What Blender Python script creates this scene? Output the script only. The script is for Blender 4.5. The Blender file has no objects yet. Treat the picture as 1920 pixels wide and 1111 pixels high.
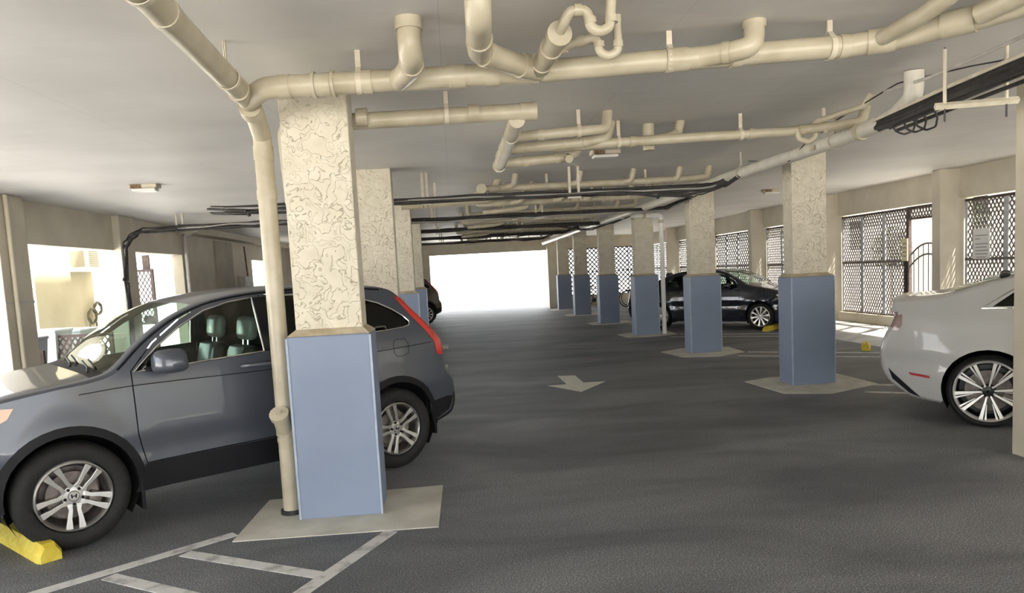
import bpy, bmesh, math, random
import numpy as np
from mathutils import Vector, Matrix, geometry
from math import sin, cos, pi, radians, hypot, atan2

S = bpy.context.scene
COL = S.collection
random.seed(7)

# ------------------------------------------------------------------ camera
cam_d = bpy.data.cameras.new('camera')
cam = bpy.data.objects.new('camera', cam_d)
COL.objects.link(cam)
cam_d.sensor_width = 36.0
cam_d.lens = 1387.0 * 36 / 1920
cam_d.shift_y = 84.5 / 1920
cam_d.clip_end = 300
def camera_axes():
    f, cx, cy = 1387.0, 960.0, 640.0
    d = np.array([850 - cx, 514 - cy, f]); d /= np.linalg.norm(d)
    r = radians(3.0)
    a = np.array([sin(r), cos(r), 0.0]); z = np.array([0, 0, 1.0])
    n = a - z * (a @ d) / d[2]; n /= np.linalg.norm(n)
    return np.stack([np.cross(n, d), d, -n], 1)
Rm = camera_axes()
cam.matrix_world = Matrix(((Rm[0][0], -Rm[1][0], -Rm[2][0], 0),
                           (Rm[0][1], -Rm[1][1], -Rm[2][1], 0),
                           (Rm[0][2], -Rm[1][2], -Rm[2][2], 1.7), (0, 0, 0, 1)))
S.camera = cam

# ------------------------------------------------------------------ light
world = bpy.data.worlds.new('world'); S.world = world
world.use_nodes = True
bg = world.node_tree.nodes['Background']
bg.inputs[0].default_value = (0.93, 0.965, 1.0, 1)
bg.inputs[1].default_value = 3.6
sun_d = bpy.data.lights.new('sun', 'SUN'); sun_d.energy = 22.0; sun_d.angle = radians(1.5)
sun_d.color = (1.0, 0.95, 0.86)
sun = bpy.data.objects.new('sun', sun_d); COL.objects.link(sun)
sun.rotation_euler = Vector((-0.38, 0.16, -1.0)).to_track_quat('-Z', 'Y').to_euler()
S.view_settings.view_transform = 'Standard'
S.view_settings.look = 'None'
S.view_settings.exposure = 0.85
S.view_settings.gamma = 1.0
S.view_settings.use_curve_mapping = False
try:
    S.cycles.max_bounces = 10; S.cycles.diffuse_bounces = 6; S.cycles.transparent_max_bounces = 16
    S.cycles.caustics_reflective = False; S.cycles.caustics_refractive = False
    S.cycles.sample_clamp_indirect = 6.0
    S.cycles.use_denoising = True
except Exception:
    pass

# ------------------------------------------------------------------ materials
def new_mat(name, col=(.8, .8, .8), rough=.6, metal=0.0, coat=0.0, spec=None):
    m = bpy.data.materials.new(name); m.use_nodes = True
    b = m.node_tree.nodes['Principled BSDF']
    b.inputs['Base Color'].default_value = (*col, 1)
    b.inputs['Roughness'].default_value = rough
    b.inputs['Metallic'].default_value = metal
    b.inputs['Coat Weight'].default_value = coat
    b.inputs['Coat Roughness'].default_value = 0.04
    if spec is not None: b.inputs['Specular IOR Level'].default_value = spec
    return m
def nodes(m): return m.node_tree.nodes, m.node_tree.links, m.node_tree.nodes['Principled BSDF']
def ramp_of(N, stops):
    r = N.new('ShaderNodeValToRGB')
    e = r.color_ramp.elements
    while len(e) < len(stops): e.new(0.5)
    for k, (p, c) in enumerate(stops): e[k].position = p; e[k].color = (*c, 1)
    return r
def noisy(name, c1, c2, scale=4, rough=.7, bump=0.0, bscale=60, metal=0.0, detail=5, coat=0, lo=.35, hi=.65, stretch=None, bdist=.01):
    m = new_mat(name, c1, rough, metal, coat); N, L, b = nodes(m)
    tc = N.new('ShaderNodeTexCoord'); src = tc.outputs['Object']
    if stretch:
        mp = N.new('ShaderNodeMapping'); mp.inputs['Scale'].default_value = stretch
        L.new(src, mp.inputs[0]); srcc = mp.outputs[0]
    else: srcc = src
    n = N.new('ShaderNodeTexNoise'); n.inputs['Scale'].default_value = scale; n.inputs['Detail'].default_value = detail
    L.new(srcc, n.inputs['Vector'])
    r = ramp_of(N, [(lo, c1), (hi, c2)]); L.new(n.outputs[0], r.inputs[0]); L.new(r.outputs[0], b.inputs['Base Color'])
    if bump:
        n2 = N.new('ShaderNodeTexNoise'); n2.inputs['Scale'].default_value = bscale; n2.inputs['Detail'].default_value = 4
        L.new(src, n2.inputs['Vector'])
        bp = N.new('ShaderNodeBump'); bp.inputs['Strength'].default_value = bump; bp.inputs['Distance'].default_value = bdist
        L.new(n2.outputs[0], bp.inputs['Height']); L.new(bp.outputs[0], b.inputs['Normal'])
    return m

def make_asphalt():
    m = new_mat('asphalt', rough=.66); N, L, b = nodes(m)
    tc = N.new('ShaderNodeTexCoord')
    mp = N.new('ShaderNodeMapping'); mp.inputs['Scale'].default_value = (.55, 1.3, 1); mp.inputs['Rotation'].default_value = (0, 0, .25)
    L.new(tc.outputs['Object'], mp.inputs[0])
    big = N.new('ShaderNodeTexNoise'); big.inputs['Scale'].default_value = .8; big.inputs['Detail'].default_value = 6; big.inputs['Roughness'].default_value = .55; big.inputs['Distortion'].default_value = .6
    L.new(mp.outputs[0], big.inputs['Vector'])
    r = ramp_of(N, [(.34, (.092, .098, .108)), (.68, (.205, .212, .222))]); L.new(big.outputs[0], r.inputs[0])
    fine = N.new('ShaderNodeTexNoise'); fine.inputs['Scale'].default_value = 110; fine.inputs['Detail'].default_value = 2
    L.new(tc.outputs['Object'], fine.inputs['Vector'])
    rf = ramp_of(N, [(.35, (.5, .5, .5)), (.56, (1.0, 1.0, 1.0)), (.72, (2.6, 2.6, 2.55))]); L.new(fine.outputs[0], rf.inputs[0])
    mul = N.new('ShaderNodeMix'); mul.data_type = 'RGBA'; mul.blend_type = 'MULTIPLY'; mul.inputs[0].default_value = 1
    L.new(r.outputs[0], mul.inputs[6]); L.new(rf.outputs[0], mul.inputs[7])
    # pale specks of worn stone
    vo = N.new('ShaderNodeTexVoronoi'); vo.inputs['Scale'].default_value = 9; L.new(tc.outputs['Object'], vo.inputs['Vector'])
    rv = ramp_of(N, [(.03, (1, 1, 1)), (.05, (0, 0, 0))]); L.new(vo.outputs['Distance'], rv.inputs[0])
    mx = N.new('ShaderNodeMix'); mx.data_type = 'RGBA'; L.new(rv.outputs[0], mx.inputs[0])
    L.new(mul.outputs[2], mx.inputs[6]); mx.inputs[7].default_value = (.34, .34, .32, 1)
    L.new(mx.outputs[2], b.inputs['Base Color'])
    bp = N.new('ShaderNodeBump'); bp.inputs['Strength'].default_value = .5; bp.inputs['Distance'].default_value = .006
    L.new(fine.outputs[0], bp.inputs['Height']); L.new(bp.outputs[0], b.inputs['Normal'])
    return m
def make_ceiling():
    m = new_mat('ceiling_paint', rough=.55); N, L, b = nodes(m)
    tc = N.new('ShaderNodeTexCoord')
    n = N.new('ShaderNodeTexNoise'); n.inputs['Scale'].default_value = .9; n.inputs['Detail'].default_value = 6
    L.new(tc.outputs['Object'], n.inputs['Vector'])
    r = ramp_of(N, [(.3, (.60, .575, .545)), (.7, (.72, .695, .665))]); L.new(n.outputs[0], r.inputs[0])
    # short dark form-tie marks
    mp = N.new('ShaderNodeMapping'); mp.inputs['Scale'].default_value = (.6, 2.2, 1); L.new(tc.outputs['Object'], mp.inputs[0])
    v = N.new('ShaderNodeTexVoronoi'); v.inputs['Scale'].default_value = 1.9; v.inputs['Randomness'].default_value = .55; L.new(mp.outputs[0], v.inputs['Vector'])
    rv = ramp_of(N, [(.05, (1, 1, 1)), (.075, (0, 0, 0))]); L.new(v.outputs['Distance'], rv.inputs[0])
    mx = N.new('ShaderNodeMix'); mx.data_type = 'RGBA'; L.new(rv.outputs[0], mx.inputs[0]); L.new(r.outputs[0], mx.inputs[6]); mx.inputs[7].default_value = (.30, .27, .245, 1)
    # board joints
    sp = N.new('ShaderNodeSeparateXYZ'); L.new(tc.outputs['Object'], sp.inputs[0])
    a = N.new('ShaderNodeMath'); a.operation = 'MULTIPLY'; a.inputs[1].default_value = 1 / 1.35; L.new(sp.outputs[0], a.inputs[0])
    fr = N.new('ShaderNodeMath'); fr.operation = 'FRACT'; L.new(a.outputs[0], fr.inputs[0])
    rj = ramp_of(N, [(0.0, (0, 0, 0)), (.006, (1, 1, 1))]); L.new(fr.outputs[0], rj.inputs[0])
    mj = N.new('ShaderNodeMix'); mj.data_type = 'RGBA'; mj.blend_type = 'MULTIPLY'; mj.inputs[0].default_value = .22
    L.new(mx.outputs[2], mj.inputs[6]); L.new(rj.outputs[0], mj.inputs[7]); L.new(mj.outputs[2], b.inputs['Base Color'])
    n2 = N.new('ShaderNodeTexNoise'); n2.inputs['Scale'].default_value = 3; L.new(mp.outputs[0], n2.inputs['Vector'])
    bp = N.new('ShaderNodeBump'); bp.inputs['Strength'].default_value = .35; bp.inputs['Distance'].default_value = .02
    L.new(n2.outputs[0], bp.inputs['Height']); L.new(bp.outputs[0], b.inputs['Normal'])
    return m
def make_stucco():
    m = new_mat('skip_trowel_stucco', rough=.75); N, L, b = nodes(m)
    tc = N.new('ShaderNodeTexCoord')
    ds = N.new('ShaderNodeTexNoise'); ds.inputs['Scale'].default_value = 9; ds.inputs['Detail'].default_value = 3; L.new(tc.outputs['Object'], ds.inputs['Vector'])
    ad = N.new('ShaderNodeMix'); ad.data_type = 'RGBA'; ad.blend_type = 'ADD'; ad.inputs[0].default_value = .16
    L.new(tc.outputs['Object'], ad.inputs[6]); L.new(ds.outputs['Color'], ad.inputs[7])
    n = N.new('ShaderNodeTexNoise'); n.inputs['Scale'].default_value = 6.0; n.inputs['Detail'].default_value = 2.2; n.inputs['Distortion'].default_value = 1.3; L.new(ad.outputs[2], n.inputs['Vector'])
    # terraces: raised islands of plaster with a sharp lip
    r = ramp_of(N, [(.46, (0, 0, 0)), (.475, (.8, .8, .8)), (.60, (.86, .86, .86)), (.615, (1, 1, 1))]); L.new(n.outputs[0], r.inputs[0])
    edge = ramp_of(N, [(.452, (1, 1, 1)), (.463, (.62, .57, .47)), (.478, (1, 1, 1)), (.59, (1, 1, 1)), (.604, (.72, .66, .56)), (.618, (1, 1, 1))]); L.new(n.outputs[0], edge.inputs[0])
    base = ramp_of(N, [(.3, (.57, .52, .41)), (.7, (.65, .60, .49))]); L.new(ds.outputs[0], base.inputs[0])
    mu = N.new('ShaderNodeMix'); mu.data_type = 'RGBA'; mu.blend_type = 'MULTIPLY'; mu.inputs[0].default_value = .5
    L.new(base.outputs[0], mu.inputs[6]); L.new(edge.outputs[0], mu.inputs[7]); L.new(mu.outputs[2], b.inputs['Base Color'])
    bp = N.new('ShaderNodeBump'); bp.inputs['Strength'].default_value = 1.0; bp.inputs['Distance'].default_value = .012
    L.new(r.outputs[0], bp.inputs['Height']); L.new(bp.outputs[0], b.inputs['Normal'])
    return m
def make_glass(name, tint, dark):
    m = bpy.data.materials.new(name); m.use_nodes = True
    N, L = m.node_tree.nodes, m.node_tree.links
    N.remove(N['Principled BSDF']); out = N['Material Output']
    t = N.new('ShaderNodeBsdfTransparent'); t.inputs[0].default_value = (*tint, 1)
    g = N.new('ShaderNodeBsdfGlossy'); g.inputs['Roughness'].default_value = .03; g.inputs[0].default_value = (.95, 1, .97, 1)
    f = N.new('ShaderNodeFresnel'); f.inputs[0].default_value = 1.5
    mi = N.new('ShaderNodeMixShader'); L.new(f.outputs[0], mi.inputs[0]); L.new(t.outputs[0], mi.inputs[1]); L.new(g.outputs[0], mi.inputs[2])
    L.new(mi.outputs[0], out.inputs[0]); return m

M = {}
M['asphalt'] = make_asphalt()
M['ceiling'] = make_ceiling()
M['stucco'] = make_stucco()
M['cream'] = noisy('cream_wall_paint', (.52, .47, .38), (.60, .55, .45), 2.2, .7, .15, 40)
M['smooth'] = noisy('smooth_cream_paint', (.56, .50, .38), (.63, .57, .45), 3, .6, .1, 50)
M['blue'] = noisy('blue_base_paint', (.195, .235, .325), (.22, .268, .365), 1.5, .6, .12, 160, bdist=.002)
M['bead'] = noisy('pale_blue_edge_paint', (.30, .36, .46), (.42, .47, .55), 8, .6)
M['captop'] = noisy('dusty_ledge', (.40, .33, .22), (.55, .48, .36), 9, .8)
M['pad'] = noisy('pad_concrete', (.48, .465, .40), (.62, .60, .535), 3.5, .85, .3, 90)
M['apron'] = noisy('apron_concrete', (.42, .41, .39), (.58, .57, .54), 2.0, .85, .2, 60)
M['ground'] = noisy('outside_concrete', (.72, .70, .66), (.80, .78, .74), .7, .9)
M['pvc'] = noisy('painted_pipe', (.40, .35, .25), (.49, .44, .33), 6, .36, .05, 30)
M['pvcw'] = noisy('pale_painted_pipe', (.52, .49, .42), (.60, .57, .50), 6, .45)
M['strap'] = noisy('painted_strap', (.50, .44, .33), (.62, .56, .45), 12, .6)
M['rust'] = noisy('rusty_steel', (.10, .06, .035), (.26, .17, .10), 30, .8, metal=.3)
M['cable'] = noisy('black_cable', (.012, .011, .011), (.035, .03, .028), 20, .55)
M['cable_grey'] = new_mat('grey_cable', (.30, .28, .26), .6)
M['steel'] = noisy('painted_steel', (.42, .40, .36), (.52, .50, .46), 10, .5)
M['dsteel'] = new_mat('dark_steel', (.035, .03, .03), .5, .2)
M['lattice'] = noisy('lattice_paint', (.14, .12, .11), (.20, .18, .165), 8, .65)
M['latrail'] = noisy('lattice_rail_paint', (.38, .39, .41), (.50, .51, .53), 6, .6)
M['brown'] = noisy('brown_lattice_wood', (.055, .035, .03), (.10, .07, .06), 12, .7)
M['bwall'] = noisy('neighbour_wall', (.40, .36, .25), (.46, .42, .30), 1.5, .8)
M['white'] = noisy('white_wall', (.78, .77, .74), (.84, .83, .80), 1.5, .8)
M['yellow'] = noisy('yellow_kerb_paint', (.62, .46, .035), (.72, .60, .09), 14, .7, .3, 80)
M['line'] = noisy('worn_white_paint', (.34, .34, .33), (.58, .58, .565), 9, .8, lo=.34, hi=.5)
M['arrow'] = noisy('cream_road_paint', (.60, .60, .52), (.72, .72, .64), 12, .8)
M['rubber'] = noisy('tyre_rubber', (.005, .005, .005), (.012, .012, .012), 30, .8)
M['plastic'] = new_mat('black_plastic', (.006, .006, .008), .6, spec=.25)
M['alloy'] = new_mat('silver_alloy', (.62, .61, .59), .28, .9)
M['machined'] = new_mat('machined_alloy', (.86, .84, .80), .28, .6)
M['rimblack'] = new_mat('gloss_black_rim', (.012, .012, .013), .3)
M['disc'] = noisy('brake_disc', (.12, .10, .09), (.22, .19, .17), 20, .5, metal=.6)
M['chrome'] = new_mat('chrome', (.75, .74, .72), .18, 1.0)
M['lamp_red'] = new_mat('red_lamp', (.55, .03, .02), .15, 0, 1)
M['lamp_clear'] = new_mat('clear_lamp', (.55, .55, .54), .12, .2, 1)
M['lamp_dim'] = new_mat('smoked_lamp', (.28, .18, .17), .12, .2, 1)
M['lamp_orange'] = new_mat('orange_lamp', (.75, .20, .03), .15, 0, 1)
M['reflector'] = new_mat('red_reflector', (.42, .03, .03), .3, 0, .5)
M['glass'] = make_glass('green_tinted_glass', (.70, .84, .76), 0)
M['glass_dark'] = make_glass('privacy_glass', (.06, .065, .065), 0)
M['leather'] = new_mat('black_leather', (.035, .035, .036), .32)
M['leather_light'] = new_mat('grey_leather', (.30, .32, .31), .3)
M['inner'] = new_mat('dark_cabin_plastic', (.012, .012, .012), .9, spec=.1)
M['paint_grey'] = new_mat('slate_blue_grey_paint', (.060, .068, .088), .38, .2, .5)
M['paint_navy'] = new_mat('navy_paint', (.003, .007, .018), .14, 0, 1)
M['paint_white'] = new_mat('pearl_white_paint', (.43, .425, .41), .35, 0, .6)
M['paint_olive'] = new_mat('brown_grey_paint', (.085, .072, .055), .35, .3, .8)
M['handle'] = new_mat('handle_paint', (.22, .23, .27), .3, .4, .5)
M['paper'] = new_mat('white_paper', (.72, .72, .71), .7)
M['print'] = new_mat('grey_print', (.30, .30, .30), .8)
M['signy'] = new_mat('yellow_notice', (.72, .64, .38), .6)
M['diffuser'] = new_mat('lamp_diffuser', (.72, .70, .66), .4)
M['leaf'] = noisy('leaves', (.03, .055, .02), (.08, .12, .045), 6, .7)
M['trunk'] = noisy('bark', (.09, .07, .05), (.16, .13, .09), 14, .9)
M['grille'] = new_mat('grille_shadow', (.28, .25, .19), .8)  # dark tone painted in as shade for the louvres and casing side
M['acw'] = noisy('ac_casing', (.66, .63, .54), (.72, .69, .6), 5, .6)
M['hose'] = new_mat('garden_hose', (.13, .12, .075), .6)
M['binlid'] = new_mat('bin_plastic_grey', (.30, .32, .36), .5)
M['binteal'] = new_mat('pale_bin_plastic', (.40, .46, .46), .5)
M['tape'] = new_mat('teal_plastic', (.03, .35, .20), .4)

# ------------------------------------------------------------------ mesh helpers
def link(name, me, mat, parent=None, smooth=False):
    if isinstance(me, bmesh.types.BMesh):
        bm = me; me = bpy.data.meshes.new(name); bm.to_mesh(me); bm.free()
    o = bpy.data.objects.new(name, me); COL.objects.link(o)
    if mat is not None and not len(me.materials): me.materials.append(mat)
    if parent is not None: o.parent = parent
    if smooth: me.shade_smooth()
    return o
def tag(o, label, cat, group=None):
    o['label'] = label; o['category'] = cat
    if group: o['group'] = group
    return o
def thing(name, label, cat, loc=(0, 0, 0), rz=0, group=None):
    o = bpy.data.objects.new(name, None); COL.objects.link(o); o.empty_display_size = .1
    o.location = loc; o.rotation_euler = (0, 0, rz)
    return tag(o, label, cat, group)
def setting(o): o['kind'] = 'structure'; return o
def meshd(name, v, f):
    me = bpy.data.meshes.new(name); me.from_pydata([tuple(p) for p in v], [], f); me.update(); return me
def box(bm, x0, x1, y0, y1, z0, z1, bev=0):
    vs = [bm.verts.new(p) for p in ((x0, y0, z0), (x1, y0, z0), (x1, y1, z0), (x0, y1, z0), (x0, y0, z1), (x1, y0, z1), (x1, y1, z1), (x0, y1, z1))]
    fs = [bm.faces.new([vs[i] for i in q]) for q in ((0, 3, 2, 1), (4, 5, 6, 7), (0, 1, 5, 4), (1, 2, 6, 5), (2, 3, 7, 6), (3, 0, 4, 7))]
    if bev:
        es = list({e for f in fs for e in f.edges})
        bmesh.ops.bevel(bm, geom=es, offset=bev, segments=2, affect='EDGES', profile=.5)
    return bm
def boxo(name, x0, x1, y0, y1, z0, z1, mat, parent=None, bev=0):
    return link(name, box(bmesh.new(), x0, x1, y0, y1, z0, z1, bev), mat, parent)
def prism(bm, poly, z0, z1):
    a = [bm.verts.new((x, y, z0)) for x, y in poly]; b = [bm.verts.new((x, y, z1)) for x, y in poly]
    n = len(poly)
    bm.faces.new(a[::-1]); bm.faces.new(b)
    for i in range(n): bm.faces.new([a[i], a[(i + 1) % n], b[(i + 1) % n], b[i]])
    return bm
def fillet(pts, R, n=6):
    P = [Vector(p) for p in pts]
    out = [P[0]]
    for i in range(1, len(P) - 1):
        a = (P[i - 1] - P[i]); b = (P[i + 1] - P[i]); la, lb = a.length, b.length
        a.normalize(); b.normalize()
        ang = a.angle(b)
        if ang > pi - .05: out.append(P[i]); continue
        d = min(R / math.tan(ang / 2), la * .48, lb * .48)
        p0, p1 = P[i] + a * d, P[i] + b * d
        for k in range(n + 1):
            t = k / n; out.append(p0 * (1 - t) ** 2 + P[i] * 2 * t * (1 - t) + p1 * t * t)
    out.append(P[-1]); return out
def tube(bm, pts, r, seg=14, cap=True, R=0.0, radii=None):
    P = fillet(pts, R) if R else [Vector(p) for p in pts]
    Q = [P[0]]
    for p in P[1:]:
        if (p - Q[-1]).length > 1e-5: Q.append(p)
    P = Q; n = len(P); rings = []; ref = None
    for i in range(n):
        t = (P[min(i + 1, n - 1)] - P[max(i - 1, 0)]).normalized()
        if ref is None:
            ref = Vector((0, 0, 1)) if abs(t.z) < .9 else Vector((1, 0, 0))
            u = t.cross(ref).normalized()
        else:
            u = (u - t * u.dot(t)).normalized()
        w = t.cross(u); rr = radii[i] if radii else r
        rings.append([bm.verts.new(P[i] + (u * cos(2 * pi * k / seg) + w * sin(2 * pi * k / seg)) * rr) for k in range(seg)])
    for a, b in zip(rings, rings[1:]):
        for k in range(seg): bm.faces.new([a[k], a[(k + 1) % seg], b[(k + 1) % seg], b[k]])
    if cap: bm.faces.new(rings[0][::-1]); bm.faces.new(rings[-1])
    return bm
def smooth_by_angle(me, ang=40):
    me.shade_smooth()
    bm = bmesh.new(); bm.from_mesh(me); a = radians(ang)
    for e in bm.edges:
        if len(e.link_faces) == 2 and e.calc_face_angle(0) > a: e.smooth = False
    bm.to_mesh(me); bm.free()
def tubeo(name, pts, r, mat, parent=None, seg=14, R=0.0, cap=True):
    o = link(name, tube(bmesh.new(), pts, r, seg, cap, R), mat, parent)
    smooth_by_angle(o.data); return o
def lathe(bm, prof, seg=40, ax='y'):
    rings = []
    for r, h in prof:
        ring = []
        for k in range(seg):
            a = 2 * pi * k / seg
            ring.append(bm.verts.new((r * cos(a), h, r * sin(a)) if ax == 'y' else (r * cos(a), r * sin(a), h)))
        rings.append(ring)
    for a, b in zip(rings, rings[1:]):
        for k in range(seg): bm.faces.new([a[k], a[(k + 1) % seg], b[(k + 1) % seg], b[k]])
    return bm
def latheo(name, prof, mat, parent=None, seg=40, ax='y', ang=35):
    bm = lathe(bmesh.new(), prof, seg, ax)
    bmesh.ops.remove_doubles(bm, verts=bm.verts, dist=1e-6)
    bmesh.ops.recalc_face_normals(bm, faces=bm.faces)
    o = link(name, bm, mat, parent); smooth_by_angle(o.data, ang); return o
def copy_tree(o, parent=None):
    c = o.copy(); COL.objects.link(c)
    if parent is not None: c.parent = parent
    for ch in list(o.children): copy_tree(ch, c)
    return c

# ================================================================== SETTING
CZ = 3.05                                   # ceiling height
floor = setting(boxo('floor', -5.97, 7.6, -6, 36, -.2, 0, M['asphalt']))
bm = bmesh.new()
prism_pts = [(7.6, -.2), (8.95, -.2), (8.95, .2), (8.75, .2), (8.35, .19), (7.6, 0.0)]
a = [bm.verts.new((x, -6, z)) for x, z in prism_pts]; b = [bm.verts.new((x, 36, z)) for x, z in prism_pts]
bm.faces.new(a); bm.faces.new(b[::-1])
for i in range(6): bm.faces.new([a[i], b[i], b[(i + 1) % 6], a[(i + 1) % 6]])
bmesh.ops.recalc_face_normals(bm, faces=bm.faces)
setting(link('floor_apron', bm, M['apron']))
setting(boxo('ceiling', -6.25, 9.0, -6, 36, CZ, CZ + .35, M['ceiling']))
# unseen block above, sized to keep sun off the slab and shade the yard
setting(boxo('shade_block_above', -6.2, 8.95, -6, 36, CZ + .35, CZ + 3.8, M['bwall']))
gb = bmesh.new(); box(gb, -60, 60, -60, 90, -.5, -.21)
setting(link('ground_outside', gb, M['ground']))
setting(boxo('ground_left', -14, -5.97, -30, 60, -.21, -.02, M['ground']))
setting(boxo('ground_right', 8.95, 30, -30, 60, -.21, .0, M['ground']))
setting(boxo('ground_far', -5.97, 8.95, 36, 60, -.21, -.01, M['ground']))
setting(boxo('ground_near', -5.97, 8.95, -30, -6, -.21, -.01, M['ground']))

# left wall: beam, posts, solid lengths
WL = -5.97
wl = setting(boxo('wall_left', WL - .22, WL, -6, 36, 2.44, CZ, M['cream']))
for y0, y1, nm in ((-6, 1.2, 'a'), (5.2, 5.9, 'b'), (17.05, 22.75, 'c'), (26.0, 36, 'd')):
    setting(boxo('wall_left_length', WL - .22, WL, y0, y1, -.02, 2.44, M['cream']))
setting(boxo('wall_left_post', WL - .22, WL + .12, 13.75, 14.35, -.02, CZ, M['cream'], bev=.01))
setting(boxo('wall_left_pier', WL - .22, WL + .15, 10.12, 10.78, -.02, CZ, M['cream'], bev=.01))
setting(boxo('wall_left_pier', WL - .22, WL + .15, 6.1, 6.6, -.02, CZ, M['cream'], bev=.01))
setting(boxo('wall_left_sill', WL - .22, WL, 22.75, 26.0, -.02, 1.2, M['cream']))
setting(boxo('trim_1', WL, WL + .05, 19.3, 20.7, 0, 2.86, noisy('darker_panel_paint', (.33, .29, .22), (.38, .34, .26), 2, .7)))  # door-like panel in its own darker paint
setting(boxo('trim_2', WL, WL + .35, 17.0, 36, 2.9, CZ, M['cream']))

# far wall with the bright exit
FY = 32.6
setting(boxo('wall_far', -6.2, 8.95, FY, FY + .3, 2.55, CZ, M['smooth']))
setting(boxo('wall_far_left', -6.2, -1.0, FY, FY + .3, -.02, 2.55, M['smooth']))
setting(boxo('wall_far_right', 4.12, 5.0, FY, FY + .3, -.02, 2.55, M['smooth']))
setting(boxo('wall_far_sill', 5.0, 8.95, FY, FY + .3, -.02, .45, M['smooth']))
setting(boxo('wall_far_post', 6.75, 6.95, FY - .05, FY + .3, .4, 2.6, M['smooth']))
setting(boxo('trim_3', 4.12, 4.6, FY - .5, FY, 0, CZ, M['smooth']))

# right wall: beam, kerb sill and posts
WR = 8.72
setting(boxo('wall_right', WR, WR + .22, -6, 36, 2.55, CZ, M['cream']))
setting(boxo('wall_right_sill', WR - .02, WR + .2, -6, 36, .18, .40, M['smooth'], bev=.01))
posts = [4.1, 8.15, 12.2, 16.25, 20.3, 24.35, 28.4]
for y in posts:
    setting(boxo('wall_right_post', 8.36, WR + .22, y, y + .22, .1, CZ, M['cream'], bev=.008))

# ------------------------------------------------------------------ lattice screens in the right wall
def lattice_mesh(w, h, px=.088, pz=.13, t=.027, d=.012):
    """two layers of crossing slats clipped to a w x h sheet lying in the local XZ plane"""
    bm = bmesh.new(); sl = pz / px
    for layer, sg in ((0, 1), (1, -1)):
        k0 = -int(h / pz) - 2; k1 = int(w / px) + int(h / pz) + 3
        for k in range(k0, k1):
            # line x = k*px + sg * z/sl  (z from 0..h)
            pts = []
            x0 = k * px if sg > 0 else k * px
            za, zb = 0.0, h
            xa = x0; xb = x0 + sg * h / sl
            # clip to 0..w
            def z_at(x): return (x - x0) * sl * sg
            lo, hi = 0.0, h
            if sg > 0:
                lo = max(lo, z_at(0)); hi = min(hi, z_at(w))
            else:
                lo = max(lo, z_at(w)); hi = min(hi, z_at(0))
            if hi - lo < .01: continue
            x1, x2 = x0 + sg * lo / sl, x0 + sg * hi / sl
            hw = t * .5 * math.sqrt(1 + 1 / sl ** 2)
            y0, y1 = (0, d * .8) if layer == 0 else (-d * .8, 0)
            a = [bm.verts.new(p) for p in ((x1 - hw, y0, lo), (x1 + hw, y0, lo), (x2 + hw, y0, hi), (x2 - hw, y0, hi))]
            b = [bm.verts.new(p) for p in ((x1 - hw, y1, lo), (x1 + hw, y1, lo), (x2 + hw, y1, hi), (x2 - hw, y1, hi))]
            bm.faces.new(a); bm.faces.new(b[::-1])
            bm.faces.new([a[0], b[0], b[3], a[3]]); bm.faces.new([a[2], b[2], b[1], a[1]])
    me = bpy.data.meshes.new('lattice'); bm.to_mesh(me); bm.free(); return me
_lat = {}
def lattice_sheet(parent, x0, x1, z0, z1, mat, px=.088, pz=.13, t=.027, name='lattice'):
    key = (round(x1 - x0, 3), round(z1 - z0, 3), px, pz, t, mat.name)
    if key not in _lat:
        _lat[key] = lattice_mesh(x1 - x0, z1 - z0, px, pz, t); _lat[key].materials.append(mat)
    o = bpy.data.objects.new(name, _lat[key]); COL.objects.link(o); o.parent = parent; o.location = (x0, 0, z0)
    o['kind'] = 'stuff'
    return o
def screen(label, y0, y1, z0=.40, z1=2.5, mid=1.5, cols=4, far=0):
    """a lattice screen in the right wall between two posts; local +x runs along +Y"""
    t = thing('lattice_screen', label, 'lattice screen', (WR + .1, y0, 0), pi / 2, 'lattice screens along the right wall')
    w = y1 - y0
    xs = [w * i / cols for i in range(cols + 1)]
    for i, x in enumerate(xs):
        wd = .05
        boxo('rail', max(0, x - wd), min(w, x + wd), -.02, .02, z0, z1, M['latrail'], t)
    for z in (z0, mid, z1):
        boxo('rail', 0, w, -.025, .025, z - .022, z + .022, M['brown'] if z != mid else M['lattice'], t)
    for i in range(cols):
        for a_, b_ in ((z0 + .02, mid - .02), (mid + .02, z1 - .02)):
            if far: lattice_sheet(t, xs[i] + .05, xs[i + 1] - .05, a_, b_, M['lattice'], .16, .16, .05)
            else: lattice_sheet(t, xs[i] + .05, xs[i + 1] - .05, a_, b_, M['lattice'])
    return t
screen('nearest lattice screen, behind the white car', 4.34, 8.13)
screen('lattice screen with the white paper notice on it', 8.4, 12.18)
screen('lattice screen beside the arched gate', 13.8, 16.23, cols=3)
screen('lattice screen just past the first right-hand pillar', 16.5, 20.28)
screen('lattice screen behind the navy car bonnet', 20.55, 24.33, far=1)
screen('lattice screen behind the navy car tail', 24.6, 28.38, far=1)
screen('farthest lattice screen, by the bicycles', 28.65, 32.58, far=1)
def far_screen(label, x0, x1):
    t = thing('lattice_screen', label, 'lattice screen', (x0, FY + .1, 0), 0, 'lattice screens in the far wall')
    for z in (.47, 1.5, 2.53): boxo('rail', 0, x1 - x0, -.02, .02, z - .02, z + .02, M['brown'], t)
    for x in (0, (x1 - x0) / 2, x1 - x0): boxo('rail', x - .02, x + .02, -.02, .02, .47, 2.53, M['latrail'], t)
    for z0, z1 in ((.49, 1.48), (1.52, 2.51)): lattice_sheet(t, .02, x1 - x0 - .02, z0, z1, M['lattice'], .19, .20, .055)
far_screen('left lattice screen in the far wall by the exit', 5.02, 6.73)
far_screen('right lattice screen in the far wall behind the bicycles', 6.97, 8.66)
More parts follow.
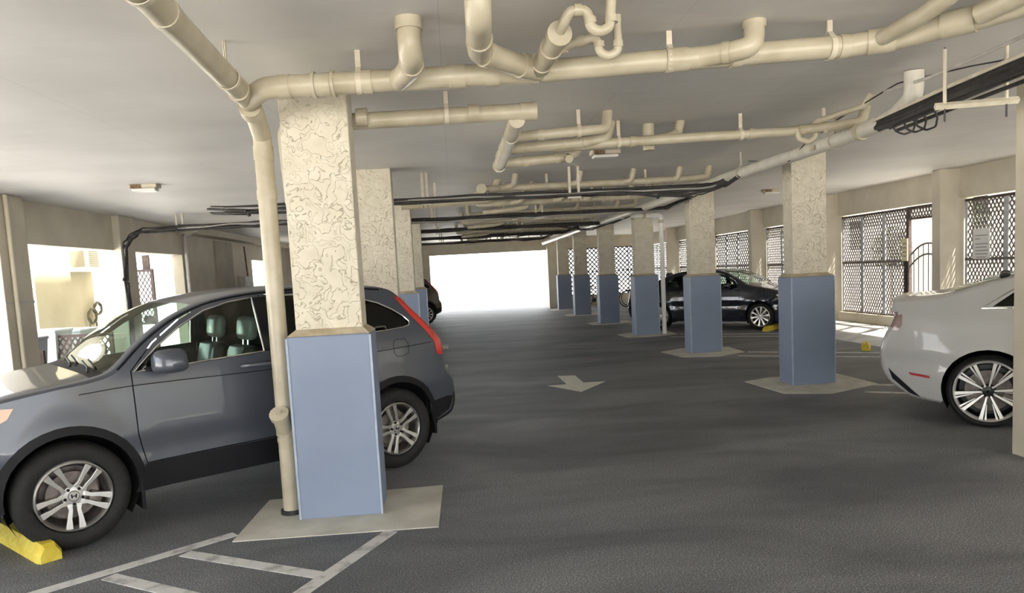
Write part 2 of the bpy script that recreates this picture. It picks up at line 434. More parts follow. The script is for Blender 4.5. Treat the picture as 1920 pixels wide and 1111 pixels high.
# over-gate transom
t = thing('gate_transom', 'short lattice strip above the arched gate', 'lattice screen', (WR + .1, 12.45, 0), pi / 2)
boxo('rail', 0, 1.35, -.025, .025, 2.48, 2.53, M['brown'], t); boxo('rail', 0, 1.35, -.025, .025, 2.28, 2.32, M['brown'], t)
lattice_sheet(t, 0.02, 1.33, 2.32, 2.48, M['lattice'])
boxo('rail', 1.3, 1.38, -.03, .03, .4, 2.53, M['brown'], t)
# gate
g = thing('arched_gate', 'black metal garden gate with arched top in the right wall', 'gate', (WR + .1, 12.62, .2), pi / 2)
gw = 1.16
boxo('gate_post', -.12, -.02, -.05, .05, 0, 1.62, M['dsteel'], g, .005); boxo('gate_post', gw + .02, gw + .13, -.07, .03, 0, 1.66, M['dsteel'], g, .005)
def arch(x, base, rise): return base + rise * (1 - ((x - gw / 2) / (gw / 2)) ** 2)
for base in (1.36, 1.16):
    tubeo('arched_rail', [(gw * i / 14, 0, arch(gw * i / 14, base, .26)) for i in range(15)], .018, M['dsteel'], g, 6)
tubeo('rail', [(0, 0, .12), (gw, 0, .12)], .018, M['dsteel'], g, 6)
for i in range(9):
    x = gw * i / 8; tubeo('picket', [(x, 0, .1), (x, 0, arch(x, 1.36, .26))], .010 if 0 < i < 8 else .02, M['dsteel'], g, 6)
boxo('latch_box', -.06, .08, -.05, .03, .95, 1.45, M['dsteel'], g, .01)
o = tag(boxo('gate_notice', WR + .02, WR + .04, 13.72, 13.9, 1.50, 1.93, M['signy']), 'narrow yellow notice on the post by the arched gate', 'sign')
for k in range(4): boxo('print_line', WR + .017, WR + .021, 13.76, 13.86, 1.58 + k * .08, 1.61 + k * .08, M['print'], o)
o = tag(boxo('paper_notice', WR + .04, WR + .05, 11.55, 11.93, 1.50, 2.0, M['paper']), 'white printed notice hung on the lattice screen', 'sign')
for k, (a_, w_) in enumerate(((.02, .30), (.02, .12), (.03, .30), (.03, .26), (.03, .30), (.03, .28), (.05, .22))):
    boxo('print_line', WR + .037, WR + .0405, 11.9 - a_ - w_, 11.9 - a_, 1.88 - k * .055 - (.03 if k > 1 else 0), 1.895 - k * .055 - (.03 if k > 1 else 0), M['print'], o)

# ================================================================== PILLARS
def pillar(label, cx, cy, base_h, blue=True, group=None, pad=True, w=.58, cw=.47):
    t = thing('pillar', label, 'pillar', (cx, cy, 0), 0, group)
    d, cd = .42, .27
    bm = bmesh.new(); box(bm, -cw / 2, cw / 2, -cd / 2, cd / 2, base_h - .05 if blue else 0, CZ, .008)
    link('column', bm, M['stucco'] if blue else M['smooth'], t)
    if blue:
        bm = bmesh.new(); box(bm, -w / 2, w / 2, -d / 2, d / 2, 0.0, base_h, .012); link('base', bm, M['blue'], t)
        for sx in (-1, 1):
            bmb = bmesh.new(); box(bmb, sx * w / 2 - .008, sx * w / 2 + .008, -d / 2 - .004, -d / 2 + .012, 0.0, base_h - .01)
            link('corner_bead', bmb, M['bead'], t)
        bm = bmesh.new()
        a = [bm.verts.new(p) for p in ((-w / 2, -d / 2, base_h), (w / 2, -d / 2, base_h), (w / 2, d / 2, base_h), (-w / 2, d / 2, base_h))]
        b = [bm.verts.new(p) for p in ((-cw / 2, -cd / 2, base_h + .045), (cw / 2, -cd / 2, base_h + .045), (cw / 2, cd / 2, base_h + .045), (-cw / 2, cd / 2, base_h + .045))]
        for i in range(4): bm.faces.new([a[i], a[(i + 1) % 4], b[(i + 1) % 4], b[i]])
        link('ledge', bm, M['captop'], t)
    return t
rowY = [5.28 + 4.06 * k for k in range(7)]; rightY = [5.28, 9.34, 13.4, 17.46, 21.8, 26.4, 30.6]
lab_l = ['nearest stucco pillar with blue base, beside the grey SUV', 'second left pillar, rising behind the grey SUV roof', 'third left pillar, partly hidden by the second',
         'fourth and last left pillar, in front of the brown SUV']
lab_r = ['large beige pillar at the right edge of the view', 'first right pillar with blue base, in front of the arched gate', 'second right pillar, in front of the navy car',
         'third right pillar, with a white pipe at its right side', 'fourth right pillar, left of the white bicycle', 'fifth right pillar, next to last before the exit', 'last right pillar, nearest the bright exit']
for k, y in enumerate(rowY):
    if k < 4: pillar(lab_l[k], -.905 if k < 1 else -.94, y + .21, 1.32 if k == 0 else 1.40, group='left row pillars')
    y = rightY[k]
    if k == 0:
        pillar(lab_r[0], 4.72, y + .2, 1.43, blue=False, group='right row pillars', cw=.50)
    else:
        pillar(lab_r[k], 4.68 if k < 2 else (4.64 if k < 3 else 4.60), y + .24, 1.43, group='right row pillars')

def pad(label, pts):
    bm = prism(bmesh.new(), pts, 0, .006); return tag(link('concrete_pad', bm, M['pad']), label, 'concrete pad', 'concrete pads under the pillars')
pad('concrete pad under the nearest left pillar', [(-1.575, 4.93), (-.20, 4.91), (-.185, 5.9), (-1.55, 5.84)])
pad('concrete pad under the first right pillar', [(3.95, 9.93), (4.03, 8.86), (4.55, 8.66), (5.4, 9.1), (5.38, 10.1), (4.4, 10.15)])
pad('concrete pad under the second right pillar', [(3.9, 13.95), (4.02, 12.93), (4.6, 12.75), (5.25, 13.15), (5.3, 14.1), (4.4, 14.3)])
for k, nm in ((3, 'third'), (4, 'fourth'), (5, 'fifth'), (6, 'last')):
    y = rightY[k]; pad('concrete pad under the %s right pillar' % nm, [(3.95, y + .55), (4.0, y - .35), (4.6, y - .5), (5.25, y - .2), (5.28, y + .8), (4.4, y + .9)])
for k, nm in ((1, 'second'), (2, 'third'), (3, 'fourth')):
    y = rowY[k]; pad('concrete pad under the %s left pillar' % nm, [(-1.55, y - .35), (-.22, y - .37), (-.2, y + .6), (-1.5, y + .56)])

# ================================================================== PAINT ON THE FLOOR
def strip_poly(p0, p1, w):
    d = Vector((p1[0] - p0[0], p1[1] - p0[1])).normalized(); n = Vector((-d.y, d.x)) * w / 2
    return [(p0[0] + n.x, p0[1] + n.y), (p0[0] - n.x, p0[1] - n.y), (p1[0] - n.x, p1[1] - n.y), (p1[0] + n.x, p1[1] + n.y)]
t = thing('hatched_marking', 'worn white hatched marking in front of the nearest pillar', 'floor marking')
for i, (p0, p1) in enumerate((((-1.60, 5.09), (-3.3, 3.62)), ((-1.83, 4.78), (-.86, 4.23)), ((-.52, 4.90), (-1.15, 3.55)), ((-2.17, 4.48), (-1.1, 3.80)), ((-2.6, 4.12), (-1.3, 3.4)))):
    link('line', prism(bmesh.new(), strip_poly(p0, p1, .095)[::-1], 0, .003 + i * .0004), M['line'], t)
for k in range(1, 7):
    y = rightY[k]; dx, dy = cos(radians(-33)), sin(radians(-33))
    t = thing('bay_line', 'pair of white bay lines running from the %s right pillar' % ['', 'first', 'second', 'third', 'fourth', 'fifth', 'last'][k], 'floor marking', group='bay lines on the right')
    for (x0, yy, L) in ((5.30, y - .25, 3.0), (4.95, y - .70, 3.0)):
        link('line', prism(bmesh.new(), strip_poly((x0, yy), (x0 + dx * L, yy + dy * L), .09)[::-1], 0, .003), M['line'], t)
    if 1 < k < 4:
        t = thing('bay_line', 'white bay line running from the %s left pillar' % ['', 'second', 'third', 'fourth', 'fifth', 'sixth', 'last'][k], 'floor marking', group='bay lines on the left')
        link('line', prism(bmesh.new(), strip_poly((-1.6, y - .2), (-4.0, y - 2.0), .09)[::-1], 0, .003), M['line'], t)
ar = [(1.56, 11.62), (1.83, 11.56), (1.83, 10.78), (2.16, 10.76), (1.66, 9.98), (1.28, 10.70), (1.57, 10.71)]
tag(link('direction_arrow', prism(bmesh.new(), ar[::-1], 0, .003), M['arrow']), 'cream painted direction arrow in the middle of the aisle', 'floor marking')

def wheel_stop(label, p, ang, L=1.8):
    t = thing('wheel_stop', label, 'wheel stop', (p[0], p[1], 0), ang, 'yellow wheel stops')
    bm = bmesh.new(); w, h = .15, .115
    prof = [(-w / 2, 0), (w / 2, 0), (w / 2, h * .45), (w / 4, h), (-w / 4, h), (-w / 2, h * .45)]
    secs = [(0, .82), (.04, 1), (L - .04, 1), (L, .82)]
    rings = [[bm.verts.new((x, y * s, z * s)) for y, z in prof] for x, s in secs]
    for a, b in zip(rings, rings[1:]):
        for i in range(6): bm.faces.new([a[i], b[i], b[(i + 1) % 6], a[(i + 1) % 6]])
    bm.faces.new(rings[0]); bm.faces.new(rings[-1][::-1]); bmesh.ops.recalc_face_normals(bm, faces=bm.faces)
    link('block', bm, M['yellow'], t)
    for x in (L * .25, L * .75): latheo('anchor_pin', [(0, h + .004), (.014, h + .004), (.014, h - .01)], M['rust'], t, 10, 'z')
    for c in [c for c in t.children if c.name.startswith('anchor')]: pass
    pins = [c for c in t.children if c.name.startswith('anchor')]
    for c, x in zip(pins, (L * .25, L * .75)): c.location = (x, 0, 0)
    return t
wheel_stop('yellow wheel stop before the grey SUV front wheel', (-2.68, 4.83), radians(136))
wheel_stop('yellow wheel stop before the navy car front wheel', (7.13, 16.62), radians(47))
wheel_stop('chipped yellow wheel stop seen end-on behind the white car', (7.08, 12.3), radians(60), .55)

# ================================================================== PIPES
def coupling(parent, p, d, r, L=.06, mat=None, name='coupling'):
    p = Vector(p); d = Vector(d).normalized() * L / 2
    return tubeo(name, [p - d, p - d * .93, p + d * .93, p + d], r, mat or M['pvc'], parent, 16)
def hanger(parent, p, r, axis='x', top=CZ, mat=None):
    """strap looped under the pipe and bolted to the slab"""
    mat = mat or M['strap']; bm = bmesh.new(); w = .016; n = 12; th = .004; q = []
    for R in (r + .002, r + .002 + th):
        e_ = .002 if R < r + .004 else .006
        c = [(-e_, top - p[2]), (-e_, R * 1.25)] + [(R * cos(pi + pi * k / n), R * sin(pi + pi * k / n)) for k in range(-2, n + 3)] + [(e_, R * 1.25), (e_, top - p[2])]
        q.append([[bm.verts.new((p[0] + e, p[1] + a0, p[2] + z0) if axis == 'x' else (p[0] + a0, p[1] + e, p[2] + z0)) for e in (-w, w)] for a0, z0 in c])
    I, O = q
    for k in range(len(I) - 1):
        bm.faces.new([O[k][0], O[k][1], O[k + 1][1], O[k + 1][0]]); bm.faces.new([I[k][0], I[k + 1][0], I[k + 1][1], I[k][1]])
        for e in (0, 1): bm.faces.new([I[k][e], O[k][e], O[k + 1][e], I[k + 1][e]])
    bmesh.ops.recalc_face_normals(bm, faces=bm.faces)
    return link('hanger', bm, mat, parent)
R4 = .064
n1 = thing('main_drain_pipe', 'big cream drain pipe running across above the nearest pillar', 'pipe')
tubeo('pipe', [(-1.22, 4.86, 2.85), (-1.05, 4.62, 2.86), (.54, 4.50, 2.87), (1.44, 4.38, 2.885), (2.38, 4.27, 2.90), (2.60, 4.16, 2.905), (2.86, 3.86, 2.91), (3.1, 3.45, 2.92)], R4, M['pvc'], n1, 20, .12)
for p, L, k in (((-.93, 4.612, 2.86), .07, 1.1), ((-.70, 4.593, 2.86), .085, 1.04), ((-.64, 4.588, 2.86), .018, 1.2), ((-.755, 4.596, 2.86), .018, 1.2), ((-.44, 4.573, 2.862), .06, 1.1), ((.09, 4.533, 2.866), .1, 1.1), ((.30, 4.52, 2.868), .08, 1.1), ((.55, 4.50, 2.87), .05, 1.12), ((1.38, 4.387, 2.884), .13, 1.1), ((1.72, 4.347, 2.889), .06, 1.12), ((2.33, 4.277, 2.899), .05, 1.1)):
    coupling(n1, p, (1, -.07, .01), R4 * k, L)
coupling(n1, (2.52, 4.2, 2.902), (.25, -.12, 0), R4 * 1.12, .14)
coupling(n1, (2.80, 3.93, 2.91), (.26, -.30, 0), R4 * 1.12, .16)
for p in ((-.49, 4.578, 2.862), (1.34, 4.392, 2.884), (2.26, 4.285, 2.898)): hanger(n1, p, R4 * 1.02)
# branch a: from the slab, down, back into the main
tubeo('elbow', [(-.157, 4.06, 3.05), (-.157, 4.06, 2.87), (-.165, 4.30, 2.865), (-.26, 4.56, 2.862)], R4, M['pvc'], n1, 20, .10)
coupling(n1, (-.157, 4.06, 3.02), (0, 0, 1), R4 * 1.15, .06); coupling(n1, (-.163, 4.25, 2.866), (0, 1, 0), R4 * 1.1, .05)
# branch b
tubeo('elbow', [(.19, 3.60, 3.05), (.19, 3.62, 2.90), (.21, 4.12, 2.885), (.58, 4.49, 2.87)], R4, M['pvc'], n1, 20, .10)
coupling(n1, (.203, 3.92, 2.89), (0, 1, 0), R4 * 1.1, .05); coupling(n1, (.25, 4.16, 2.884), (1, 1, 0), R4 * 1.1, .05); coupling(n1, (.47, 4.38, 2.875), (1, 1, 0), R4 * 1.12, .06)
# branch c with the open reducer and the traps
tubeo('branch_pipe', [(.56, 4.50, 2.87), (.60, 4.20, 2.89), (.62, 3.93, 2.91)], .055, M['pvc'], n1, 18)
coupling(n1, (.575, 4.38, 2.88), (.02, -.3, .02), .063, .07); coupling(n1, (.60, 4.16, 2.893), (.02, -.3, .02), .063, .08); coupling(n1, (.62, 3.95, 2.908), (.02, -.3, .02), .066, .06)
tubeo('trap_pipe', [(.62, 3.98, 2.91), (.635, 3.86, 2.94), (.66, 3.82, 2.985), (.75, 3.82, 2.99), (.765, 3.82, 2.90), (.81, 3.82, 2.88), (.86, 3.82, 2.90), (.875, 3.82, 3.05)], .027, M['pvc'], n1, 14, .045)
coupling(n1, (.70, 3.82, 2.988), (1, 0, 0), .032, .035); coupling(n1, (.763, 3.82, 2.935), (.1, 0, -1), .032, .03); coupling(n1, (.872, 3.82, 2.94), (0, 0, 1), .033, .035)
tubeo('trap_pipe', [(.60, 4.22, 2.89), (.72, 4.15, 2.92), (.85, 4.10, 2.94), (.865, 4.10, 2.86), (.91, 4.10, 2.835), (.965, 4.10, 2.86), (.965, 4.10, 3.05)], .024, M['pvc'], n1, 14, .04)
coupling(n1, (.77, 4.13, 2.928), (.13, -.06, .02), .03, .04); coupling(n1, (.862, 4.10, 2.90), (0, 0, 1), .03, .03); coupling(n1, (.965, 4.10, 2.90), (0, 0, 1), .03, .035); coupling(n1, (.68, 4.17, 2.91), (.13, -.06, .02), .034, .03)
# branch d
tubeo('elbow', [(1.80, 4.26, 3.05), (1.78, 4.22, 2.90), (1.66, 4.28, 2.888), (1.50, 4.37, 2.885)], .058, M['pvc'], n1, 18, .09)
coupling(n1, (1.80, 4.26, 3.03), (0, 0, 1), .066, .04); coupling(n1, (1.64, 4.29, 2.888), (-1, .5, 0), .064, .04)
# right hand cluster
tubeo('elbow', [(2.58, 3.62, 3.05), (2.58, 3.66, 2.97), (2.55, 3.86, 2.93), (2.50, 4.16, 2.905)], .045, M['pvc'], n1, 16, .07)
tubeo('elbow', [(2.92, 3.50, 3.05), (2.90, 3.52, 2.94), (2.82, 3.80, 2.91)], .055, M['pvc'], n1, 16, .08)
tubeo('trap_pipe', [(3.04, 3.72, 3.05), (3.04, 3.72, 2.86), (3.10, 3.70, 2.80), (3.20, 3.68, 2.80), (3.26, 3.68, 2.88), (3.26, 3.68, 3.05)], .034, M['pvc'], n1, 14, .05)
coupling(n1, (3.04, 3.72, 2.94), (0, 0, 1), .041, .05)
# vertical stack
n2 = thing('soil_stack', 'cream vertical drain stack beside the nearest pillar, with an overhead feed pipe', 'pipe')
tubeo('pipe', [(-1.290, 5.47, 0.0), (-1.290, 5.47, 2.74), (-1.25, 5.12, 2.85), (-1.215, 4.86, 2.857), (-1.135, 3.0, 2.86), (-1.08, 1.2, 2.87)], R4, M['pvc'], n2, 20, .045)
for z, L, k in ((2.62, .10, 1.1), (2.33, .07, 1.1), (.62, .05, 1.13), (.56, .03, 1.08)): coupling(n2, (-1.29, 5.47, z), (0, 0, 1), R4 * k, L)
coupling(n2, (-1.23, 4.98, 2.82), (.05, -.5, .1), R4 * 1.13, .10); coupling(n2, (-1.205, 4.62, 2.853), (.04, -1, 0), R4 * 1.1, .06); coupling(n2, (-1.15, 3.35, 2.859), (.04, -1, 0), R4 * 1.08, .07)
for y in (4.35, 3.05): hanger(n2, (-1.19 + (4.35 - y) * .04, y, 2.857), R4 * 1.02, 'y')
# cleanout wye near the foot
tubeo('cleanout', [(-1.29, 5.47, .60), (-1.298, 5.41, .70), (-1.303, 5.37, .755)], .060, M['pvc'], n2, 18)
coupling(n2, (-1.304, 5.365, .76), (-.008, -.09, .10), .070, .04, name='cleanout_collar')
coupling(n2, (-1.306, 5.345, .785), (-.008, -.09, .10), .022, .03, name='cleanout_plug')
latheo('foot_ring', [(.064, .035), (.085, .035), (.085, 0), (.064, 0)], M['cable'], n2, 24, 'z').location = (-1.29, 5.47, 0)
# second pipe run behind pillar
n3 = thing('second_drain_pipe', 'capped cream drain pipe behind the nearest pillar, with three side branches', 'pipe')
tubeo('pipe', [(-1.18, 5.82, 2.30), (-1.18, 5.72, 2.86), (.66, 5.63, 2.88)], .061, M['pvc'], n3, 20, .1)
for x, L in ((-.60, .08), (.22, .08), (.62, .10)): coupling(n3, (x, 5.632, 2.88), (1, 0, 0), .067, L)
tubeo('end_cap', [(.665, 5.63, 2.88), (.69, 5.63, 2.88)], .069, M['pvc'], n3, 20)
hanger(n3, (.02, 5.64, 2.874), .062)
tubeo('pipe', [(.54, 5.62, 2.82), (.54, 7.72, 2.79)], .061, M['pvc'], n3, 20)
for y in (6.25, 6.75, 7.25): coupling(n3, (.54, y, 2.81), (0, 1, 0), .067, .09)
tubeo('end_cap', [(.54, 7.70, 2.79), (.54, 7.78, 2.79)], .07, M['pvc'], n3, 20)
tubeo('branch_pipe', [(.54, 6.5, 2.84), (.75, 6.46, 2.85), (1.20, 6.44, 2.87), (1.40, 6.50, 2.89), (1.43, 6.55, 3.05)], .045, M['pvc'], n3, 16, .07)
tubeo('branch_pipe', [(.54, 7.05, 2.83), (.75, 7.02, 2.84), (1.25, 6.98, 2.86), (1.50, 7.00, 2.89), (1.56, 7.02, 3.05)], .05, M['pvc'], n3, 16, .07)
tubeo('branch_pipe', [(1.0, 7.06, 2.84), (1.6, 6.99, 2.85), (3.20, 6.82, 2.86), (3.62, 6.72, 2.88), (3.84, 6.72, 2.9), (3.9, 6.74, 3.05)], .045, M['pvc'], n3, 16, .08)
tubeo('branch_pipe', [(.54, 7.62, 2.79), (1.18, 7.60, 2.82), (1.32, 7.60, 2.87), (1.36, 7.60, 3.05)], .05, M['pvc'], n3, 16, .06)
for p in ((.82, 6.458, 2.853), (.85, 7.01, 2.846), (1.12, 6.99, 2.855), (1.30, 6.98, 2.865), (1.75, 6.975, 2.852), (2.85, 6.86, 2.858), (3.3, 6.80, 2.863), (3.62, 6.73, 2.88)): coupling(n3, p, (1, -.05, 0), .053, .05)
for p in ((.80, 7.615, 2.80), (1.12, 7.6, 2.816)): coupling(n3, p, (1, 0, 0), .056, .05)
coupling(n3, (1.22, 7.50, 2.80), (0, 1, .3), .04, .12, name='cleanout_collar')
for p in ((1.15, 6.445, 2.868), (1.62, 6.99, 2.85), (2.75, 6.87, 2.857), (3.5, 6.76, 2.87)): hanger(n3, p, .046)
tubeo('branch_pipe', [(1.95, 7.00, 2.86), (2.08, 7.02, 2.88), (2.22, 7.1, 2.93), (2.26, 7.12, 3.05)], .045, M['pvc'], n3, 16, .05)
tubeo('trap_pipe', [(3.20, 6.80, 2.87), (3.26, 6.78, 2.87), (3.27, 6.78, 2.78), (3.36, 6.78, 2.75), (3.43, 6.78, 2.80), (3.43, 6.78, 2.93), (3.53, 6.6, 2.95), (3.62, 6.3, 2.96), (3.64, 6.2, 3.05)], .026, M['pvc'], n3, 12, .04)
tag(tubeo('pipe_stub', [(1.97, 7.22, 3.05), (1.97, 7.22, 2.80)], .057, M['pvc'], None, 20), 'short capped pipe stub hanging from the ceiling', 'pipe')

# further runs toward the exit
def far_run(label, y, z=2.87, x0=.45, x1=3.7, seed=0):
    rn = random.Random(seed); t = thing('drain_pipe', label, 'pipe', (0, y, 0), 0, 'drain pipe runs further down the aisle')
    tubeo('pipe', [(x0, 0, z), (x1 - .25, -.12, z + .01), (x1, -.1, z + .03), (x1 + .03, -.1, CZ)], .048, M['pvc'], t, 12, .07)
    if seed == 1:
        tubeo('pipe', [(x0, -.3, z - .03), (x0, 1.3, z - .05)], .058, M['pvc'], t, 12)
        tubeo('end_cap', [(x0, -.36, z - .03), (x0, -.30, z - .03)], .07, M['pvc'], t, 14)
    else: tubeo('elbow', [(x0, 0, z), (x0 - .12, 0, z), (x0 - .14, 0, CZ)], .048, M['pvc'], t, 12, .06)
    for k in range(4):
        x = x0 + .35 + k * (x1 - x0) / 4.2 + rn.uniform(-.1, .1)
        tubeo('elbow', [(x, -.03, z), (x + .18, -.15, z + .02), (x + .22, -.17, CZ)], .042, M['pvc'], t, 12, .06)
        coupling(t, (x - .12, -.02, z), (1, 0, 0), .056, .06)
        if k % 2: hanger(t, (x - .25, -.01, z), .05)
    tubeo('branch_pipe', [(x0, .9, z - .06), (x0 + .6, .85, z - .03), (x0 + .8, .84, z), (x0 + .85, .84, CZ)], .045, M['pvc'], t, 12, .06)
    return t
far_run('cream drain run above the first black cable run', 10.6, seed=1)
far_run('cream drain run beyond the first black cable run', 12.6, 2.84, .6, 3.4, seed=2)
far_run('cream drain run above the second black cable run', 14.9, 2.86, .5, 3.7, seed=3)
far_run('cream drain run beyond the second black cable run', 16.8, 2.84, .4, 3.3, seed=4)
far_run('cream drain run near the third black cable run', 19.0, 2.86, .5, 3.6, seed=5)
far_run('cream drain run beyond the third black cable run', 21.0, 2.84, .3, 3.4, seed=6)
far_run('cream drain run near the fourth black cable run', 23.2, 2.86, .5, 3.6, seed=7)
far_run('farthest cream drain run, before the bright exit', 27.4, 2.86, .5, 3.6, seed=8)
# left of the aisle, pipes behind the second pillar
n = thing('cross_pipe', 'long cream pipe under the ceiling left of the aisle centre', 'pipe', (0, 11.1, 0))
tubeo('pipe', [(-.7, 0, 2.74), (.6, -.05, 2.76), (.75, -.05, CZ)], .06, M['pvc'], n, 14, .08); coupling(n, (.2, -.02, 2.753), (1, 0, 0), .068, .08); hanger(n, (-.2, 0, 2.745), .06)

# long pipe along the right of the aisle
n4 = thing('long_ceiling_pipe', 'long pale pipe running along the ceiling past the right pillars', 'pipe')
tubeo('pipe', [(3.56, 5.50, 3.05), (3.57, 5.52, 2.86), (3.70, 5.95, 2.81), (3.76, 6.3, 2.80), (3.79, 7.0, 2.80), (3.78, 8.0, 2.80), (3.72, 9.7, 2.79), (3.70, 14, 2.78), (3.70, 30, 2.77)], .07, M['pvcw'], n4, 18, .12)
for y in (6.6, 11.0, 15.5, 20.0): coupling(n4, (3.765 if y < 10 else 3.71, y, 2.795), (0, 1, 0), .078, .06)
for y in (7.1, 9.3, 12.2, 16.4, 20.6, 25): hanger(n4, (3.785 if y < 9 else 3.72, y, 2.795), .071, 'y')
n5 = thing('white_downpipe', 'white downpipe at the right side of the third right pillar', 'pipe')
tubeo('pipe', [(5.02, 17.55, 0), (5.02, 17.55, 2.84), (4.3, 17.5, 2.86), (3.72, 17.4, 2.82)], .055, M['white'], n5, 16, .08)  # sunlit brightness put into the pipe's white colour
coupling(n5, (5.02, 17.55, 2.70), (0, 0, 1), .062, .08); coupling(n5, (4.6, 17.52, 2.853), (1, 0, 0), .062, .08)
# orange chip on the long pipe
boxo('paint_chip', 3.705, 3.71, 7.35, 7.45, 2.76, 2.81, M['captop'], n4)

# thin wires along the slab
def wire(name, label, pts, r=.006, mat='cable', cat='cable', group=None, R=.15):
    return tag(tubeo(name, pts, r, M[mat], None, 6, R), label, cat, group)
wire('thin_wire', 'thin slack wire tied along the long pale pipe', [(3.78, 9.2, 2.92), (3.74, 8.0, 2.74), (3.70, 7.4, 2.90), (3.6, 6.7, 2.93), (3.62, 5.8, 3.03), (3.9, 5.35, 3.03), (4.35, 5.0, 3.04)])
wire('thin_conduit', 'thin grey conduit above the black cable tray', [(3.60, 5.95, 3.0), (3.5, 5.2, 2.93), (3.40, 4.2, 2.91), (3.35, 3.2, 2.90)], .012, 'steel')

# ================================================================== CABLES
def bundle(label, pts, n=6, spread=.035, seed=0, r=(.009, .017), name='cable_bundle', step=.35, sag=.02, grey=1):
    rn = random.Random(seed); t = thing(name, label, 'cable bundle', group='black cable bundles')
    P = fillet(pts, .25, 4)
    dense = []
    for a, b in zip(P, P[1:]):
        k = max(1, int((b - a).length / step)); dense += [a.lerp(b, i / k) for i in range(k)]
    dense.append(P[-1])
    for c in range(n):
        oy, oz = rn.uniform(-spread, spread), rn.uniform(-spread, spread)
        q = []; wy = wz = 0
        for p in dense:
            wy = wy * .6 + rn.uniform(-1, 1) * spread * .5; wz = wz * .6 + rn.uniform(-1, 1) * spread * .3
            q.append(p + Vector((wy * .6, oy + wy, oz + wz - abs(rn.gauss(0, sag)))))
        bmx = tube(bmesh.new(), q, rn.uniform(*r), 6, True, .1)
        o = link('cable', bmx, M['cable_grey'] if (grey and c == n - 1) else M['cable'], t, True)
    return t
def trapeze(label, x0, x1, y, z, drop=.06):
    t = thing('cable_hanger', label, 'hanger', (0, y, 0), 0, 'threaded rod cable hangers')
    for x in (x0, x1):
        tubeo('rod', [(x, 0, z - drop), (x, 0, CZ)], .006, M['rust'], t, 6); boxo('strap_plate', x - .016, x + .016, -.012, .012, z + .03, CZ, M['strap'], t)
    boxo('channel', min(x0, x1) - .03, max(x0, x1) + .03, -.02, .02, z - .03, z - .005, M['steel'], t); return t
yc = [9.97, 14.05, 18.1, 22.2, 26.3]; zc_ = [2.70, 2.73, 2.77, 2.79, 2.80]
xend = [3.55, 4.05, 3.9, 3.4, 3.2]
names_ = ['first', 'second', 'third', 'fourth', 'farthest']
for k, (y, z) in enumerate(zip(yc, zc_)):
    xr = xend[k]
    bundle('%s black cable run across the aisle' % names_[k], [(-2.9 if k == 0 else -2.2, y, z), (-.5, y, z), (1.2, y + .02, z + .01), (2.6, y - .02, z - .0), (xr, y - .05, z), (xr + .2, y - .35, z + .08), (xr + .25, y - 1.0, z + .1)], 13 - k, .034, 10 + k, (.011, .021), sag=.012)
    trapeze('rod hanger at the left end of the %s cable run' % names_[k], -.34, -.28, y, z - .04)
    trapeze('rod hanger in the middle of the %s cable run' % names_[k], 1.62, 1.74, y, z - .04)
    # solid flat core of the bundle
bundle('dangling loose cable loop under the first cable run', [(2.2, 9.95, 2.70), (2.8, 9.93, 2.62), (3.3, 9.88, 2.62), (3.62, 9.6, 2.68), (3.74, 9.1, 2.84)], 3, .02, 31, grey=0)
bundle('drooping cables by the third right pillar top', [(2.6, 18.05, 2.76), (3.1, 18.0, 2.66), (3.5, 17.9, 2.66), (3.9, 17.6, 2.78)], 3, .03, 33, grey=0)
bundle('black cables crossing to the left wall and down its post', [(-2.4, 14.0, 2.82), (-3.5, 13.95, 2.83), (-4.9, 13.9, 2.82), (-5.55, 13.85, 2.79), (-5.78, 13.8, 2.6), (-5.80, 13.72, 1.9), (-5.80, 13.7, .1)], 9, .05, 41)
trapeze('strap hanger holding the cables near the left wall', -4.93, -4.82, 13.95, 2.80)
bundle('short black cable bundle on a tray left of the nearest pillar', [(-3.1, 10.0, 2.70), (-2.6, 9.98, 2.66), (-1.5, 9.97, 2.66)], 6, .05, 43)
# cable tray at the right
t = thing('cable_tray', 'black cable tray hung from the ceiling at the right', 'cable tray')
tp = [(3.66, 6.05), (3.60, 5.55), (3.52, 4.9), (3.46, 4.3), (3.40, 3.4), (3.3, 2.4)]
for s in (-1, 1):
    tubeo('tray_rail', [(x + s * .10, y, 2.79 if s < 0 else 2.70) for x, y in tp], .014, M['strap'] if s < 0 else M['cable'], t, 6)
for k in range(15):
    rn = random.Random(80 + k); ox = -.07 + .01 * k
    q = [(x + ox + rn.uniform(-.012, .012), y + rn.uniform(-.03, .03), 2.725 + (k % 3) * .028 + rn.uniform(-.012, .012)) for x, y in tp]
    tubeo('cable', q, rn.uniform(.014, .022), M['cable'], t, 6, .1)
for k in range(3):
    tubeo('cable_loop', [(3.60 + .03 * k, 5.85 - .12 * k, 2.73), (3.66, 5.9 - .13 * k, 2.67), (3.70, 5.85 - .14 * k, 2.635 - .01 * k), (3.68, 5.7 - .14 * k, 2.635 - .01 * k), (3.64, 5.6 - .13 * k, 2.68), (3.60, 5.6 - .13 * k, 2.73)], .008, M['cable'], t, 6, .08)
t = thing('tray_bracket', 'channel bracket on two threaded rods under the cable tray', 'hanger')
bm = bmesh.new(); tube(bm, [(3.34, 4.93, 2.665), (3.84, 4.80, 2.665)], .024, 4); link('channel', bm, M['strap'], t)
for p in ((3.40, 4.915), (3.77, 4.82)):
    tubeo('rod', [(p[0], p[1], 2.56), (p[0], p[1], CZ)], .006, M['dsteel'], t, 6); tubeo('sleeve', [(p[0], p[1], 2.68), (p[0], p[1], CZ - .01)], .012, M['strap'], t, 8)

